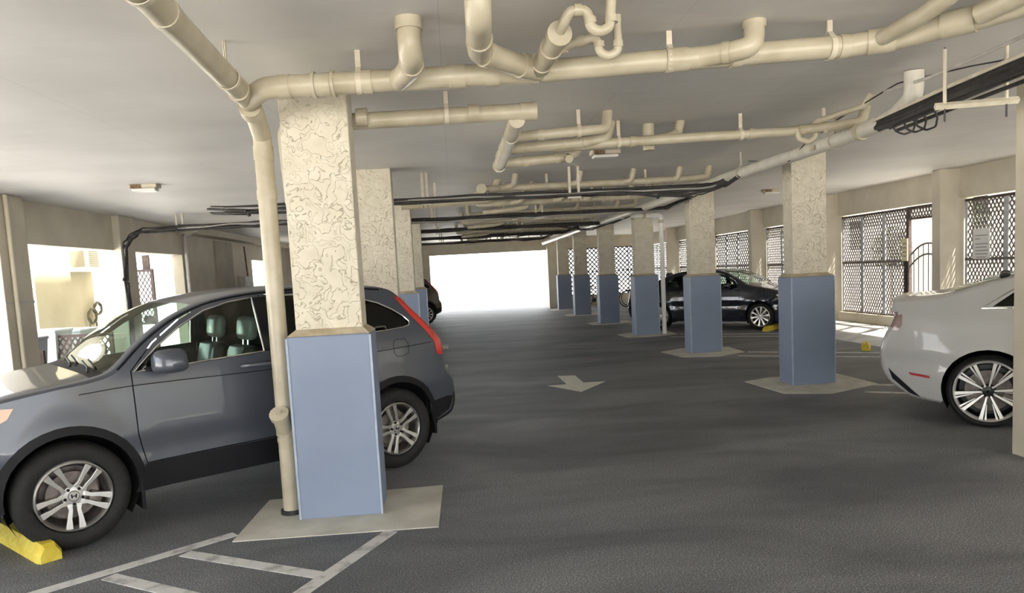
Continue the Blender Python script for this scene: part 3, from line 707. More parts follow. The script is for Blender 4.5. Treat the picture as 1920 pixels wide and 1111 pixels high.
# ================================================================== CEILING LIGHTS
def ceiling_light(label, x, y):
    t = thing('ceiling_light', label, 'ceiling light', (x, y, CZ), 0, 'small ceiling lights')
    boxo('housing', -.17, .17, -.09, .09, -.045, 0, M['strap'], t, .006); boxo('gear_box', -.15, -.02, -.1, -.08, -.05, -.005, M['rust'], t)
    bm = bmesh.new(); box(bm, -.15, .15, -.08, .08, -.085, -.045, .02); link('diffuser', bm, M['diffuser'], t)
ceiling_light('ceiling light above the grey SUV windscreen', -3.88, 10.0)
ceiling_light('ceiling light between the first and second right pillars', 6.4, 14.5)
ceiling_light('ceiling light beside the pipe branches over the aisle', 1.86, 8.75)
ceiling_light('ceiling light beyond the second left pillar', -3.4, 17.6)

# ================================================================== CARS
def catmull(pts, closed=False, step=.05):
    P = [np.array(p, float) for p in pts]; out = []; n = len(P); m = n if closed else n - 1
    for i in range(m):
        p0 = P[(i - 1) % n] if closed or i > 0 else P[0]; p1 = P[i]; p2 = P[(i + 1) % n]; p3 = P[(i + 2) % n] if closed or i + 2 < n else P[-1]
        L = np.linalg.norm(p2 - p1); k = max(1, int(round(L / step)))
        for j in range(k):
            t = j / k
            # centripetal-ish: damp tangents by segment length
            t1 = (p2 - p0) / max(1e-6, np.linalg.norm(p2 - p0)) * L; t2 = (p3 - p1) / max(1e-6, np.linalg.norm(p3 - p1)) * L
            h00 = 2 * t ** 3 - 3 * t ** 2 + 1; h10 = t ** 3 - 2 * t ** 2 + t; h01 = -2 * t ** 3 + 3 * t ** 2; h11 = t ** 3 - t ** 2
            out.append(h00 * p1 + h10 * t1 * .9 + h01 * p2 + h11 * t2 * .9)
    if not closed: out.append(P[-1])
    return [tuple(p) for p in out]
def densify(poly, step=.05):
    out = []; n = len(poly)
    for i in range(n):
        a, b = np.array(poly[i]), np.array(poly[(i + 1) % n]); k = max(1, int(np.linalg.norm(b - a) / step))
        out += [tuple(a + (b - a) * j / k) for j in range(k)]
    return out
def inside(poly, X, Z):
    res = np.zeros(X.shape, bool); n = len(poly); j = n - 1
    for i in range(n):
        xi, zi = poly[i]; xj, zj = poly[j]
        if abs(zj - zi) > 1e-12:
            c = ((zi > Z) != (zj > Z)) & (X < (xj - xi) * (Z - zi) / (zj - zi) + xi); res ^= c
        j = i
    return res
def region(outer, holes=(), step=.06):
    """constrained triangulation of a polygon with holes -> 2D verts, triangles"""
    V, E = [], []
    def add(poly):
        b = len(V); V.extend(poly); n = len(poly); E.extend([(b + i, b + (i + 1) % n) for i in range(n)])
    add(outer)
    for h in holes: add(h)
    B = np.array(V); xs = np.arange(B[:, 0].min(), B[:, 0].max(), step); zs = np.arange(B[:, 1].min(), B[:, 1].max(), step)
    X, Z = np.meshgrid(xs, zs); X, Z = X.ravel(), Z.ravel(); ok = inside(outer, X, Z)
    for h in holes: ok &= ~inside(h, X, Z)
    X, Z = X[ok], Z[ok]
    if len(X):
        d = np.min((X[:, None] - B[None, :, 0]) ** 2 + (Z[:, None] - B[None, :, 1]) ** 2, axis=1); k = d > (step * .45) ** 2
        pts = list(zip(X[k], Z[k]))
    else: pts = []
    allv = [Vector((float(a), float(b))) for a, b in V + pts]
    r = geometry.delaunay_2d_cdt(allv, E, [], 0, 1e-6)
    vo, fo = r[0], r[2]
    va = np.array([(v.x, v.y) for v in vo]); tri = np.array([list(f) for f in fo if len(f) == 3])
    c = va[tri].mean(1); ok = inside(outer, c[:, 0], c[:, 1])
    for h in holes: ok &= ~inside(h, c[:, 0], c[:, 1])
    return va, tri[ok]
def arch_pts(cx, cz, r, zcut, n=18, front_to_back=True):
    a0 = math.asin((zcut - cz) / r)
    A = [a0 + (pi - 2 * a0) * k / n for k in range(n + 1)]
    return [(cx + r * cos(a), cz + r * sin(a)) for a in A]          # from +x side over to -x side

class Car:
    def __init__(s, name, label, cfg, loc, rz):
        s.c = cfg; s.root = thing(name, label, 'car', loc, rz)
        s.build()
    def Y(s, x, z, off=0.0):
        c = s.c; w = c['W'] + 0.0 * x
        df = np.clip((c['Lf'] - (c['xf'] - x)) / c['Lf'], 0, 1.2); dr = np.clip((c['Lr'] - (x - c['xr'])) / c['Lr'], 0, 1.2)
        w = w - c['kf'] * df ** 2.4 - c['kr'] * dr ** 2.4
        zb = c['zb']
        up = np.clip(z - zb, 0, 2); w = w - c['tum'] * up - c['tum2'] * up ** 2
        lo = np.clip((.78 - z) / .6, 0, 1.5); w = w - .035 * lo ** 2
        hi = np.clip((z - .78) / max(.01, zb - .78), 0, 1); w = w - .03 * hi ** 1.5
        # pressed crease along the lower doors
        w = w - .012 * np.exp(-((z - .60) / .05) ** 2) + .008 * np.exp(-((z - .70) / .06) ** 2)
        for ax in (0, c['wb']):
            r = np.sqrt((x - ax) ** 2 + (z - c['wz']) ** 2); w = w + .022 * np.exp(-np.clip(r - c['ra'], 0, 9) ** 2 / .012) * (z < zb + .05)
        return w + off
    def panel(s, name, outer, holes, mat, sg, off=0.0, step=.06, parent=None, thick=0.0):
        va, tri = region(outer, holes, step)
        y = s.Y(va[:, 0], va[:, 1], off) * sg
        v = np.stack([va[:, 0], y, va[:, 1]], 1)
        t = tri if sg < 0 else tri[:, ::-1]
        # make normals point outwards: tri are ccw in (x,z); normal of ccw xz is -y
        me = meshd(name, v.tolist(), [list(map(int, f)) for f in t])
        o = link(name, me, mat, parent or s.root, True)
        if thick:
            md = o.modifiers.new('thickness', 'SOLIDIFY'); md.thickness = thick; md.offset = -1
        return o
    def line(s, name, pts, r, mat, sg, off=0.0, parent=None, seg=6, closed=False):
        P = [(x, float(s.Y(np.array(x), np.array(z), off)) * sg, z) for x, z in pts]
        if closed: P.append(P[0])
        return tubeo(name, P, r, mat, parent or s.root, seg)
    def build(s):
        c = s.c; root = s.root; paint = c['paint']
        top = catmull(c['top'], step=.05)                     # front bumper foot -> over -> rear bumper foot
        zs = c['sill']; R = c['ra']; wz = c['wz']; wb = c['wb']
        bottom = [(top[-1][0], top[-1][1])]
        rear = arch_pts(0, wz, R, zs)[::-1]; frt = arch_pts(wb, wz, R, zs)[::-1]
        low = []
        low += rear; low += densify([(R * .98, zs), (wb - R * .98, zs)], .08)[:-1][1:int((wb - 2 * R) / .08)] if False else rear[:0]
        seq = rear + [(rear[-1][0] + (frt[0][0] - rear[-1][0]) * k / 14, zs) for k in range(1, 14)] + frt
        outline = top + seq
        doors = c.get('doors', []); wins = c['windows']
        for sg in (1, -1):
            holes = [densify(d['poly'], .05) for d in doors]
            free = [densify(w, .04) for w in c.get('free_windows', [])]
            s.panel('body_side', outline, holes + free, paint, sg)
            for d in doors:
                P = densify(d['poly'], .05); C = np.array(P).mean(0)
                # 3 mm shut line: shrink towards the centre
                sh = []
                for (x, z) in P:
                    v = np.array((x, z)) - C; L = np.linalg.norm(v); sh.append(tuple(C + v * (1 - .006 / L * 1.3)))
                dr = s.panel('door', sh, [densify(w, .04) for w in d['wins']], paint, sg, -.001, thick=.0)
                if d.get('handle'):
                    hx, hz = d['handle']; yy = float(s.Y(np.array(hx), np.array(hz)))
                    bm = bmesh.new(); tube(bm, [(hx - .12, (yy + .004) * sg, hz - .005), (hx - .09, (yy + .032) * sg, hz), (hx + .08, (yy + .034) * sg, hz + .004), (hx + .12, (yy + .004) * sg, hz)], .013, 8, True, .03)
                    h = link('door_handle', bm, c.get('handle_mat', paint), dr, True)
                s.panel('shut_line', P, [], M['plastic'], sg, -.02, step=.15, parent=dr) if False else None
            for w, mt in wins:
                s.panel('side_window', densify(w, .05), [], M[mt], sg, -.010)
                if c.get('trim'): s.line('window_trim', densify(w, .06), .007, M[c['trim']], sg, .001, closed=True)
            # black inner liner behind the shut lines, below the glass
            belt = c['belt']
            lin = [(c['xr'] + .35, .42), (c['xr'] + .35, belt - .06), (c['xf'] - 1.0, belt - .10), (c['xf'] - 1.0, .42)]
            hl = [arch_pts(0, wz, R + .02, .42)[::-1], arch_pts(wb, wz, R + .02, .42)[::-1]]
            lower = [(c['xr'] + .35, .42)] + hl[0] + hl[1] + [(c['xf'] - .5, .42), (c['xf'] - .6, belt - .12), (c['xf'] - 1.2, belt - .06), (c['xr'] + .35, belt - .06)]
            s.panel('inner_panel', densify(lower, .15), [], M['inner'], sg, -.05, step=.2)
            for it in c.get('bpillars', []):
                s.panel('pillar_trim', densify(it, .08), [], M['plastic'], sg, .002, step=.1)
            for nm, poly, mt, off in c.get('patches', []):
                s.panel(nm, densify(poly, .05), [], M[mt], sg, off)
            for nm, pts, r, mt, off in c.get('lines', []):
                s.line(nm, catmull(pts, step=.08), r, M[mt], sg, off)
            # wheel arch mouldings and liners
            for ax in (0, wb):
                if c.get('arch_mat'):
                    A = arch_pts(ax, wz, R + .012, zs + .02, 20)
                    q1 = arch_pts(ax, wz, R - .012, zs + .02, 20); q2 = arch_pts(ax, wz, R + .045, zs + .02, 20)
                    V = [(x, float(s.Y(np.array(x), np.array(z), .012)) * sg, z) for x, z in q1] + [(x, float(s.Y(np.array(x), np.array(z), .004)) * sg, z) for x, z in q2]
                    n_ = len(q1); F = [[i, i + 1, n_ + i + 1, n_ + i] for i in range(n_ - 1)]
                    link('arch_moulding', meshd('arch_moulding', V, F), M[c['arch_mat']], root, True)
                q = arch_pts(ax, wz, R, .16, 16); V = []
                for x, z in q: V += [(x, float(s.Y(np.array(x), np.array(z), -.002)) * sg, z), (x, .50 * sg, z)]
                F = [[2 * i, 2 * i + 1, 2 * i + 3, 2 * i + 2] for i in range(len(q) - 1)]
                V.append((ax, .50 * sg, wz)); ce = len(V) - 1
                F += [[2 * i + 1, ce, 2 * i + 3] for i in range(len(q) - 1)]
                link('arch_liner', meshd('arch_liner', V, F), M['inner'], root, True)
        # crown strip: bonnet, screens, roof, tail
        n = len(top); T = np.array(top)
        tan = np.gradient(T, axis=0); tan /= np.linalg.norm(tan, axis=1)[:, None]
        # going front foot -> up -> back: outward normal is to the right of travel reversed
        nrm = np.stack([-tan[:, 1], tan[:, 0]], 1)
        if (nrm[n // 2][1]) < 0: nrm = -nrm
        crown = np.interp(T[:, 0], *zip(*c['crown']))
        qs = np.concatenate([np.linspace(-1, -.9, 6)[:-1], np.linspace(-.9, .9, 15), np.linspace(.9, 1, 6)[1:]])
        V = []; 
        for i in range(n):
            ye = float(s.Y(T[i, 0], T[i, 1]))
            for q in qs:
                h = (1 - abs(q) ** 3.2) ** (1 / 3.2)
                V.append((T[i, 0] + nrm[i, 0] * crown[i] * h, q * ye, T[i, 1] + nrm[i, 1] * crown[i] * h))
        m = len(qs); groups = {}
        def cls(i, j):
            q = abs(qs[j] + qs[j + 1]) / 2; x = (T[i, 0] + T[i + 1, 0]) / 2; z = (T[i, 1] + T[i + 1, 1]) / 2
            for nm, fn in c['bands']:
                if fn(x, z, q): return nm + ('#' if (nm == 'tail_lamp_back' and qs[j] < 0) else '')
            return 'bonnet_and_roof'
        for i in range(n - 1):
            for j in range(m - 1):
                a = i * m + j; groups.setdefault(cls(i, j), []).append([a, a + 1, a + m + 1, a + m])
        for nm, F in groups.items():
            nm = nm.split('#')[0]; used = sorted({k for f in F for k in f}); mp = {k: i for i, k in enumerate(used)}
            mt = c['bandmat'].get(nm, None)
            me = meshd(nm, [V[k] for k in used], [[mp[k] for k in f] for f in F])
            bm = bmesh.new(); bm.from_mesh(me); bmesh.ops.recalc_face_normals(bm, faces=bm.faces); bm.to_mesh(me); bm.free()
            link(nm, me, M[mt] if mt else paint, root, True)
        # floor pan, cabin
        boxo('floor_pan', c['xr'] + .3, c['xf'] - .4, -.66, .66, c['sill'] + .02, c['sill'] + .10, M['inner'], root) if False else None
        bmf = bmesh.new(); box(bmf, R + .02, wb - R - .02, -.80, .80, zs + .01, zs + .12); box(bmf, c['xr'] + .15, c['xf'] - .2, -.48, .48, zs + .03, zs + .13)
        link('floor_pan', bmf, M['inner'], root)
        s.cabin(); s.wheels()
    def cabin(s):
        c = s.c; x1 = c['seat_x']; root = s.root; b = c['belt']
        bm = bmesh.new(); box(bm, c['dash_x'], c['dash_x'] + .38, -.70, .70, .70, b - .02, .06); link('dashboard', bm, M['inner'], root, True)
        for xs in (x1, x1 - .86):
            for sy in (-.36, .36):
                lm = M['leather_light'] if xs == x1 and c.get('light_seats') else M['leather']
                bm = bmesh.new(); box(bm, xs + .05, xs + .55, sy - .25, sy + .25, .50, .66, .05); st = link('seat', bm, M['leather'], root, True)
                bm = bmesh.new(); box(bm, -.07, .07, -.25, .25, 0, .60, .06)
                bmesh.ops.rotate(bm, cent=(0, 0, 0), matrix=Matrix.Rotation(-.22, 3, 'Y'), verts=bm.verts); bmesh.ops.translate(bm, vec=(xs + .05, sy, .62), verts=bm.verts)
                link('seat_back', bm, M['leather'], st, True)
                bm = bmesh.new(); box(bm, .055, .085, -.14, .14, .12, .58, .012)
                bmesh.ops.rotate(bm, cent=(0, 0, 0), matrix=Matrix.Rotation(-.22, 3, 'Y'), verts=bm.verts); bmesh.ops.translate(bm, vec=(xs + .05, sy, .62), verts=bm.verts)
                link('seat_insert', bm, lm, st, True)
                bm = bmesh.new(); box(bm, -.06, .05, -.13, .13, 0, .20, .045)
                bmesh.ops.rotate(bm, cent=(0, 0, 0), matrix=Matrix.Rotation(-.12, 3, 'Y'), verts=bm.verts); bmesh.ops.translate(bm, vec=(xs - .09, sy, 1.245), verts=bm.verts)
                link('headrest', bm, lm, st, True)
                for d in (-.05, .05): tubeo('headrest_post', [(xs - .08, sy + d, 1.16), (xs - .09, sy + d, 1.27)], .007, M['chrome'], st, 6)
        sy = .36
        ring = [(c['dash_x'] - .10 + .05 * sin(2 * pi * k / 24) , sy + .18 * cos(2 * pi * k / 24), b - .08 + .16 * sin(2 * pi * k / 24)) for k in range(25)]
        tubeo('steering_wheel', ring, .014, M['plastic'], root, 6)
        # rear-view mirror
        mx, mz = c['rvm']; bm = bmesh.new(); box(bm, mx - .02, mx + .02, -.12, .12, mz - .035, mz + .035, .015); link('rear_view_mirror', bm, M['plastic'], root, True)
    def wheels(s):
        c = s.c; proto = None
        for ax in (0, c['wb']):
            for sg in (1, -1):
                if proto is None:
                    proto = w = c['wheel'](s.root)
                else: w = copy_tree(proto, s.root)
                w.location = (ax, sg * (c['track']), c['wr']); w.rotation_euler = (0, c.get('spin', {}).get(ax, .2) if ax in c.get('spin', {}) else .2, 0 if sg < 0 else pi)

def wheel(root, R, rr, style):
    """axis along Y, outer face towards -Y"""
    wd = .105
    prof = [(rr + .002, .02), (rr + .012, -wd + .008), (rr + .035, -wd - .006), ((R + rr) / 2, -wd - .012), (R - .03, -wd - .002), (R - .008, -wd + .02), (R, -wd + .045), (R, wd - .045), (R - .03, wd), (rr, wd)]
    w = latheo('wheel', prof, M['rubber'], root, 56, 'y', 50)
    rim_m = M['alloy'] if style == 'five_double' else M['rimblack']; face = M['alloy'] if style == 'five_double' else M['machined']
    latheo('rim', [(rr + .004, -wd + .006), (rr - .006, -wd - .002), (rr - .016, -wd + .012), (rr - .024, -wd + .05), (rr - .03, wd), (rr, wd)], face, w, 56, 'y', 50)
    latheo('rim_barrel', [(rr - .026, -wd + .05), (rr - .04, 0), (rr - .045, wd - .02), (.05, wd - .02)], M['disc'] if style == 'five_double' else M['rimblack'], w, 40, 'y')
    latheo('brake_disc', [(.0, -.025), (rr * .68, -.025), (rr * .68, -.010), (0, -.01)], M['disc'], w, 32, 'y')
    bm = bmesh.new(); box(bm, -.05, .05, -.05, .0, rr * .42, rr * .80, .01); bmesh.ops.rotate(bm, cent=(0, 0, 0), matrix=Matrix.Rotation(1.9, 3, 'Y'), verts=bm.verts); link('caliper', bm, M['disc'], w, True)
    def spoke(pts, y0, y1, thick, mat, ang, name='spoke'):
        """pts: (radius, half-offset list) polygon in the wheel plane as (u, v): v radial"""
        bm = bmesh.new(); ca, sa = cos(ang), sin(ang); f, b = [], []
        for u, v in pts:
            yy = y0 + (y1 - y0) * (v / rr); x, z = u * ca + v * sa, -u * sa + v * ca
            f.append(bm.verts.new((x, yy, z))); b.append(bm.verts.new((x, yy + thick, z)))
        n = len(pts); bm.faces.new(f); bm.faces.new(b[::-1])
        for i in range(n): bm.faces.new([f[i], b[i], b[(i + 1) % n], f[(i + 1) % n]])
        bmesh.ops.recalc_face_normals(bm, faces=bm.faces)
        es = [e for e in bm.edges if all(v in f for v in e.verts)]
        bmesh.ops.bevel(bm, geom=es, offset=.004, segments=2, affect='EDGES')
        o = link(name, bm, mat, w); smooth_by_angle(o.data, 50); return o
    e = rr - .012; y0, y1 = -wd + .020, -wd + .004
    if style == 'five_double':
        for k in range(5):
            a = 2 * pi * k / 5 + pi
            for sg in (-1, 1):
                spoke([(sg * .012, .055), (sg * .013, .10), (sg * .020, .15), (sg * .018, e), (sg * .062, e), (sg * .044, .13), (sg * .036, .09), (sg * .045, .055)], y0, y1, .03, face, a)
        latheo('hub', [(0, y0 + .004), (.030, y0 + .004), (.036, y0 + .010), (.070, y0 + .012), (.076, y0 + .04), (.03, y0 + .05)], face, w, 40, 'y')
    elif style == 'ten_twin':
        for k in range(10):
            a = 2 * pi * k / 10 + .1
            spoke([(-.006, .05), (-.013, e), (.020, e), (.006, .05)], y0, y1, .025, face, a)
            if k % 2 == 0: spoke([(.016, .13), (.034, e), (.052, e), (.020, .12)], y0 + .004, y1 + .002, .02, face, a)
            else: spoke([(-.016, .12), (-.044, e), (-.027, e), (-.012, .13)], y0 + .004, y1 + .002, .02, face, a)
        latheo('hub', [(0, y0 + .002), (.026, y0 + .004), (.055, y0 + .012), (.066, y0 + .04), (.03, y0 + .05)], M['rimblack'], w, 40, 'y')
    else:
        for k in range(10):
            a = 2 * pi * k / 10 + .05
            spoke([(-.009, .045), (-.012, .12), (-.026, e), (.026, e), (.012, .12), (.009, .045)], y0, y1, .025, face, a)
        latheo('hub', [(0, y0 + .002), (.024, y0 + .004), (.05, y0 + .012), (.06, y0 + .04), (.03, y0 + .05)], face, w, 40, 'y')
    for k in range(5):
        a = 2 * pi * k / 5 + pi
        o = latheo('lug_nut', [(0, y0 - .010), (.008, y0 - .010), (.010, y0 - .004), (.010, y0 + .012)], M['plastic'] if style == 'five_double' else M['alloy'], w, 8, 'y'); o.location = (.055 * sin(a), 0.002, .055 * cos(a))
    bm = bmesh.new(); yb = y0 + .002
    if style == 'five_double':                                   # slanted H badge
        for x in (-.011, .011):
            v = [bm.verts.new(p) for p in ((x - .004, yb, -.014), (x + .004, yb, -.014), (x * 1.35 + .004, yb, .014), (x * 1.35 - .004, yb, .014))]; bm.faces.new(v)
        bm.faces.new([bm.verts.new(p) for p in ((-.011, yb, -.0035), (.011, yb, -.0035), (.011, yb, .0035), (-.011, yb, .0035))])
    else:
        bm.faces.new([bm.verts.new(p) for p in ((-.008, yb, -.014), (.008, yb, -.014), (.008, yb, .014), (-.008, yb, .014))])
    bmesh.ops.solidify(bm, geom=bm.faces[:], thickness=-.003)
    link('hub_badge', bm, M['plastic'] if style == 'five_double' else M['chrome'], w)
    return w

# --- grey-blue SUV --------------------------------------------------
SUV_top = [(3.33, .22), (3.42, .36), (3.46, .52), (3.44, .68), (3.36, .82), (3.22, .93), (2.95, 1.02), (2.60, 1.075), (2.36, 1.10), (2.22, 1.14), (2.02, 1.31), (1.80, 1.455), (1.55, 1.555), (1.25, 1.61), (.80, 1.635), (.40, 1.625), (.05, 1.60), (-.10, 1.57), (-.17, 1.52), (-.28, 1.40), (-.45, 1.22), (-.555, 1.09), (-.575, .95), (-.585, .82), (-.65, .74), (-.695, .64), (-.70, .52), (-.66, .42), (-.42, .36)]
fd = [(1.12, .50), (2.08, .49), (2.12, .70), (2.12, 1.145), (1.95, 1.33), (1.75, 1.475), (1.55, 1.575), (1.34, 1.625), (1.10, 1.64), (1.09, 1.18), (1.09, .8)]
fwin = [(1.15, 1.18), (2.10, 1.135), (1.93, 1.29), (1.74, 1.425), (1.55, 1.525), (1.34, 1.58), (1.16, 1.60)]
rd = [(1.07, .50), (1.07, 1.60 + .02), (.75, 1.63), (.36, 1.60), (.33, 1.15), (.42, .92), (.48, .72), (.50, .50)]
rwin = [(1.02, 1.19), (1.02, 1.60), (.75, 1.605), (.41, 1.575), (.39, 1.21)]
qwin = [(.32, 1.23), (.33, 1.545), (.20, 1.53), (.05, 1.485), (-.08, 1.42), (-.18, 1.355), (-.235, 1.30), (-.225, 1.265), (-.16, 1.25), (0, 1.24)]
def suv_cfg(paint, orange=True):
    return dict(W=.905, xf=3.46, xr=-.70, Lf=1.0, Lr=.75, kf=.26, kr=.10, zb=1.12, tum=.26, tum2=.14, ra=.405, wz=.385, wb=2.54, wr=.358, sill=.31, belt=1.16,
        paint=paint, top=SUV_top, trim='chrome', arch_mat='plastic', track=.795, handle_mat=M['handle'],
        doors=[dict(poly=fd, wins=[fwin], handle=(1.23, 1.085)), dict(poly=rd, wins=[rwin], handle=(.52, 1.09))],
        windows=[(fwin, 'glass'), (rwin, 'glass_dark'), (qwin, 'glass_dark')], free_windows=[qwin],
        bpillars=[[(1.03, 1.18), (1.15, 1.18), (1.16, 1.60), (1.02, 1.605)]],
        patches=[('side_cladding', [(.36, .30), (2.17, .30), (2.12, .40), (2.09, .49), (.52, .50), (.42, .45)], 'plastic', .008),
                 ('bumper_cladding', [(-.38, .36), (-.62, .43), (-.69, .55), (-.60, .56), (-.35, .545)], 'plastic', .008),
                 ('bumper_cladding', [(3.38, .28), (3.42, .36), (3.46, .50), (3.2, .52), (2.96, .50), (2.95, .28)], 'plastic', .006),
                 ('tail_lamp', [(-.13, 1.535), (-.175, 1.51), (-.29, 1.385), (-.455, 1.21), (-.56, 1.085), (-.575, .96), (-.50, .975), (-.485, 1.09), (-.40, 1.20), (-.26, 1.36)], 'lamp_red', .006),
                 ('headlamp', [(2.92, .90), (2.97, .98), (3.10, .955), (3.26, .89), (3.38, .79), (3.20, .74), (3.02, .80)], 'lamp_clear', .006),
                 ('indicator', [(2.82, .995), (2.90, 1.0), (2.97, .97), (2.94, .89), (2.86, .93)], 'lamp_orange', .009)],
        lines=[('belt_crease', [(2.45, 1.03), (2.12, 1.045), (1.1, 1.035), (.2, 1.065), (-.45, 1.09)], .0035, 'plastic', -.001),
               ('roof_drip', [(2.2, 1.165), (2.02, 1.325), (1.80, 1.47), (1.55, 1.57), (1.25, 1.622), (.8, 1.645), (.3, 1.63), (0, 1.60)], .008, 'plastic', .0),
               ('fuel_flap', [(-.10, 1.00), (-.17, 1.02), (-.18, 1.10), (-.15, 1.15), (-.05, 1.15), (-.02, 1.12), (-.02, 1.03), (-.05, 1.0), (-.10, 1.0)], .0025, 'plastic', .0)],
        crown=[(-.7, .07), (-.5, .06), (-.1, .05), (.3, .055), (1.5, .055), (2.0, .055), (2.3, .045), (2.6, .035), (3.0, .035), (3.46, .09)],
        bands=[('windscreen', lambda x, z, q: 1.62 < x < 2.27 and z > 1.12 and q < .90), ('rear_window', lambda x, z, q: x < -.16 and 1.12 < z < 1.50 and q < .82),
               ('tail_lamp_back', lambda x, z, q: x < -.16 and .96 < z < 1.53 and q > .90), ('front_grille', lambda x, z, q: x > 3.38 and .55 < z < .78 and q < .5), ('bumper_lower', lambda x, z, q: z < .56 and (x > 3.2 or x < -.3)),
               ('cowl', lambda x, z, q: 2.27 <= x < 2.36 and z > 1.09 and q < .93)],
        bandmat={'windscreen': 'glass', 'rear_window': 'glass_dark', 'tail_lamp_back': 'lamp_red', 'front_grille': 'plastic', 'bumper_lower': 'plastic', 'cowl': 'plastic'},
        seat_x=1.18, dash_x=1.86, rvm=(1.72, 1.46), light_seats=True,
        wheel=lambda root: wheel(root, .358, .232, 'five_double'), spin={0: .35, 2.54: .04})
h1 = radians(216.8); L1 = Vector((-sin(h1), cos(h1)))
suv_loc = Vector((-.57, 6.56)) - L1 * .895
suv = Car('grey_suv', 'slate blue-grey SUV parked beside the nearest pillar', suv_cfg(M['paint_grey']), (suv_loc.x, suv_loc.y, 0), h1)
# extras on the SUV: mirrors, wipers, mud flaps, cup
def suv_extras(car):
    r = car.root
    for sg in (1, -1):
        ym = float(car.Y(np.array(1.98), np.array(1.16)))
        bm = bmesh.new()
        rings = [(0.0, .02, .03), (.03, .075, .07), (.09, .125, .105), (.17, .135, .115), (.225, .10, .09), (.25, .05, .04)]
        V = []
        if sg < 0: rings = [(y * .7, a * .6, b_ * .6) for y, a, b_ in rings]
        for (y, a, b_) in rings:
            sq = lambda c_: math.copysign(abs(c_) ** .62, c_)
            V.append([bm.verts.new((1.93 + a * sq(cos(t)) * .8 - y * .22, (ym + .02 + y) * sg, 1.175 + b_ * sq(sin(t)) * (1 if sin(t) > 0 else .5))) for t in [2 * pi * k / 20 for k in range(20)]])
        for a, b_ in zip(V, V[1:]):
            for k in range(20): bm.faces.new([a[k], a[(k + 1) % 20], b_[(k + 1) % 20], b_[k]])
        bm.faces.new(V[0]); bm.faces.new(V[-1]); bmesh.ops.recalc_face_normals(bm, faces=bm.faces)
        m = link('door_mirror', bm, car.c['paint'] if sg > 0 else M['plastic'], r, True)
        boxo('mirror_foot', 1.92, 2.02, min((ym - .03) * sg, (ym + .08) * sg), max((ym - .03) * sg, (ym + .08) * sg), 1.135, 1.16, M['plastic'], m, .008)
        for ax, dx in ((2.54, -1), (0, -1)):
            x = ax + dx * .415; yy = float(car.Y(np.array(x), np.array(.35)))
            bm = bmesh.new(); box(bm, x - .012, x + .012, yy - .24, yy + .012, .17 if ax else .24, .46, .006)
            if sg < 0: bmesh.ops.scale(bm, vec=(1, -1, 1), verts=bm.verts); bmesh.ops.reverse_faces(bm, faces=bm.faces)
            link('mud_flap', bm, M['plastic'], r)
    for y0 in (.62, .02):
        pts = [(2.335, y0, 1.150), (2.30, y0 - .15, 1.168), (2.26, y0 - .52, 1.192)]
        tubeo('wiper', pts, .008, M['plastic'], r, 6); tubeo('wiper_blade', [(x - .03, y + .06, z + .012) for x, y, z in pts], .007, M['plastic'], r, 5)
suv_extras(suv)

# --- navy saloon ----------------------------------------------------
SED_top = [(3.50, .17), (3.56, .30), (3.58, .46), (3.54, .62), (3.44, .74), (3.28, .83), (3.0, .92), (2.7, .985), (2.42, 1.04), (2.30, 1.08), (2.05, 1.22), (1.75, 1.36), (1.50, 1.425), (1.15, 1.455), (.75, 1.445), (.40, 1.40), (.10, 1.31), (-.20, 1.18), (-.42, 1.075), (-.62, 1.05), (-.85, 1.03), (-.95, 1.0), (-.97, .86), (-1.02, .66), (-1.03, .45), (-.98, .32), (-.85, .24), (-.42, .20)]
sfd = [(1.14, .26), (2.16, .26), (2.20, .6), (2.20, 1.03), (2.04, 1.205), (1.74, 1.345), (1.50, 1.405), (1.16, 1.43), (1.14, .9)]
sfw = [(1.18, 1.04), (2.14, 1.02), (1.98, 1.17), (1.72, 1.30), (1.48, 1.36), (1.20, 1.385)]
srd = [(1.11, .26), (1.12, 1.43), (.75, 1.42), (.42, 1.375), (.18, 1.29), (.14, 1.02), (.28, .84), (.38, .62), (.40, .26)]
srw = [(1.07, 1.05), (1.08, 1.385), (.76, 1.38), (.44, 1.335), (.22, 1.26), (.10 + .1, 1.08)]
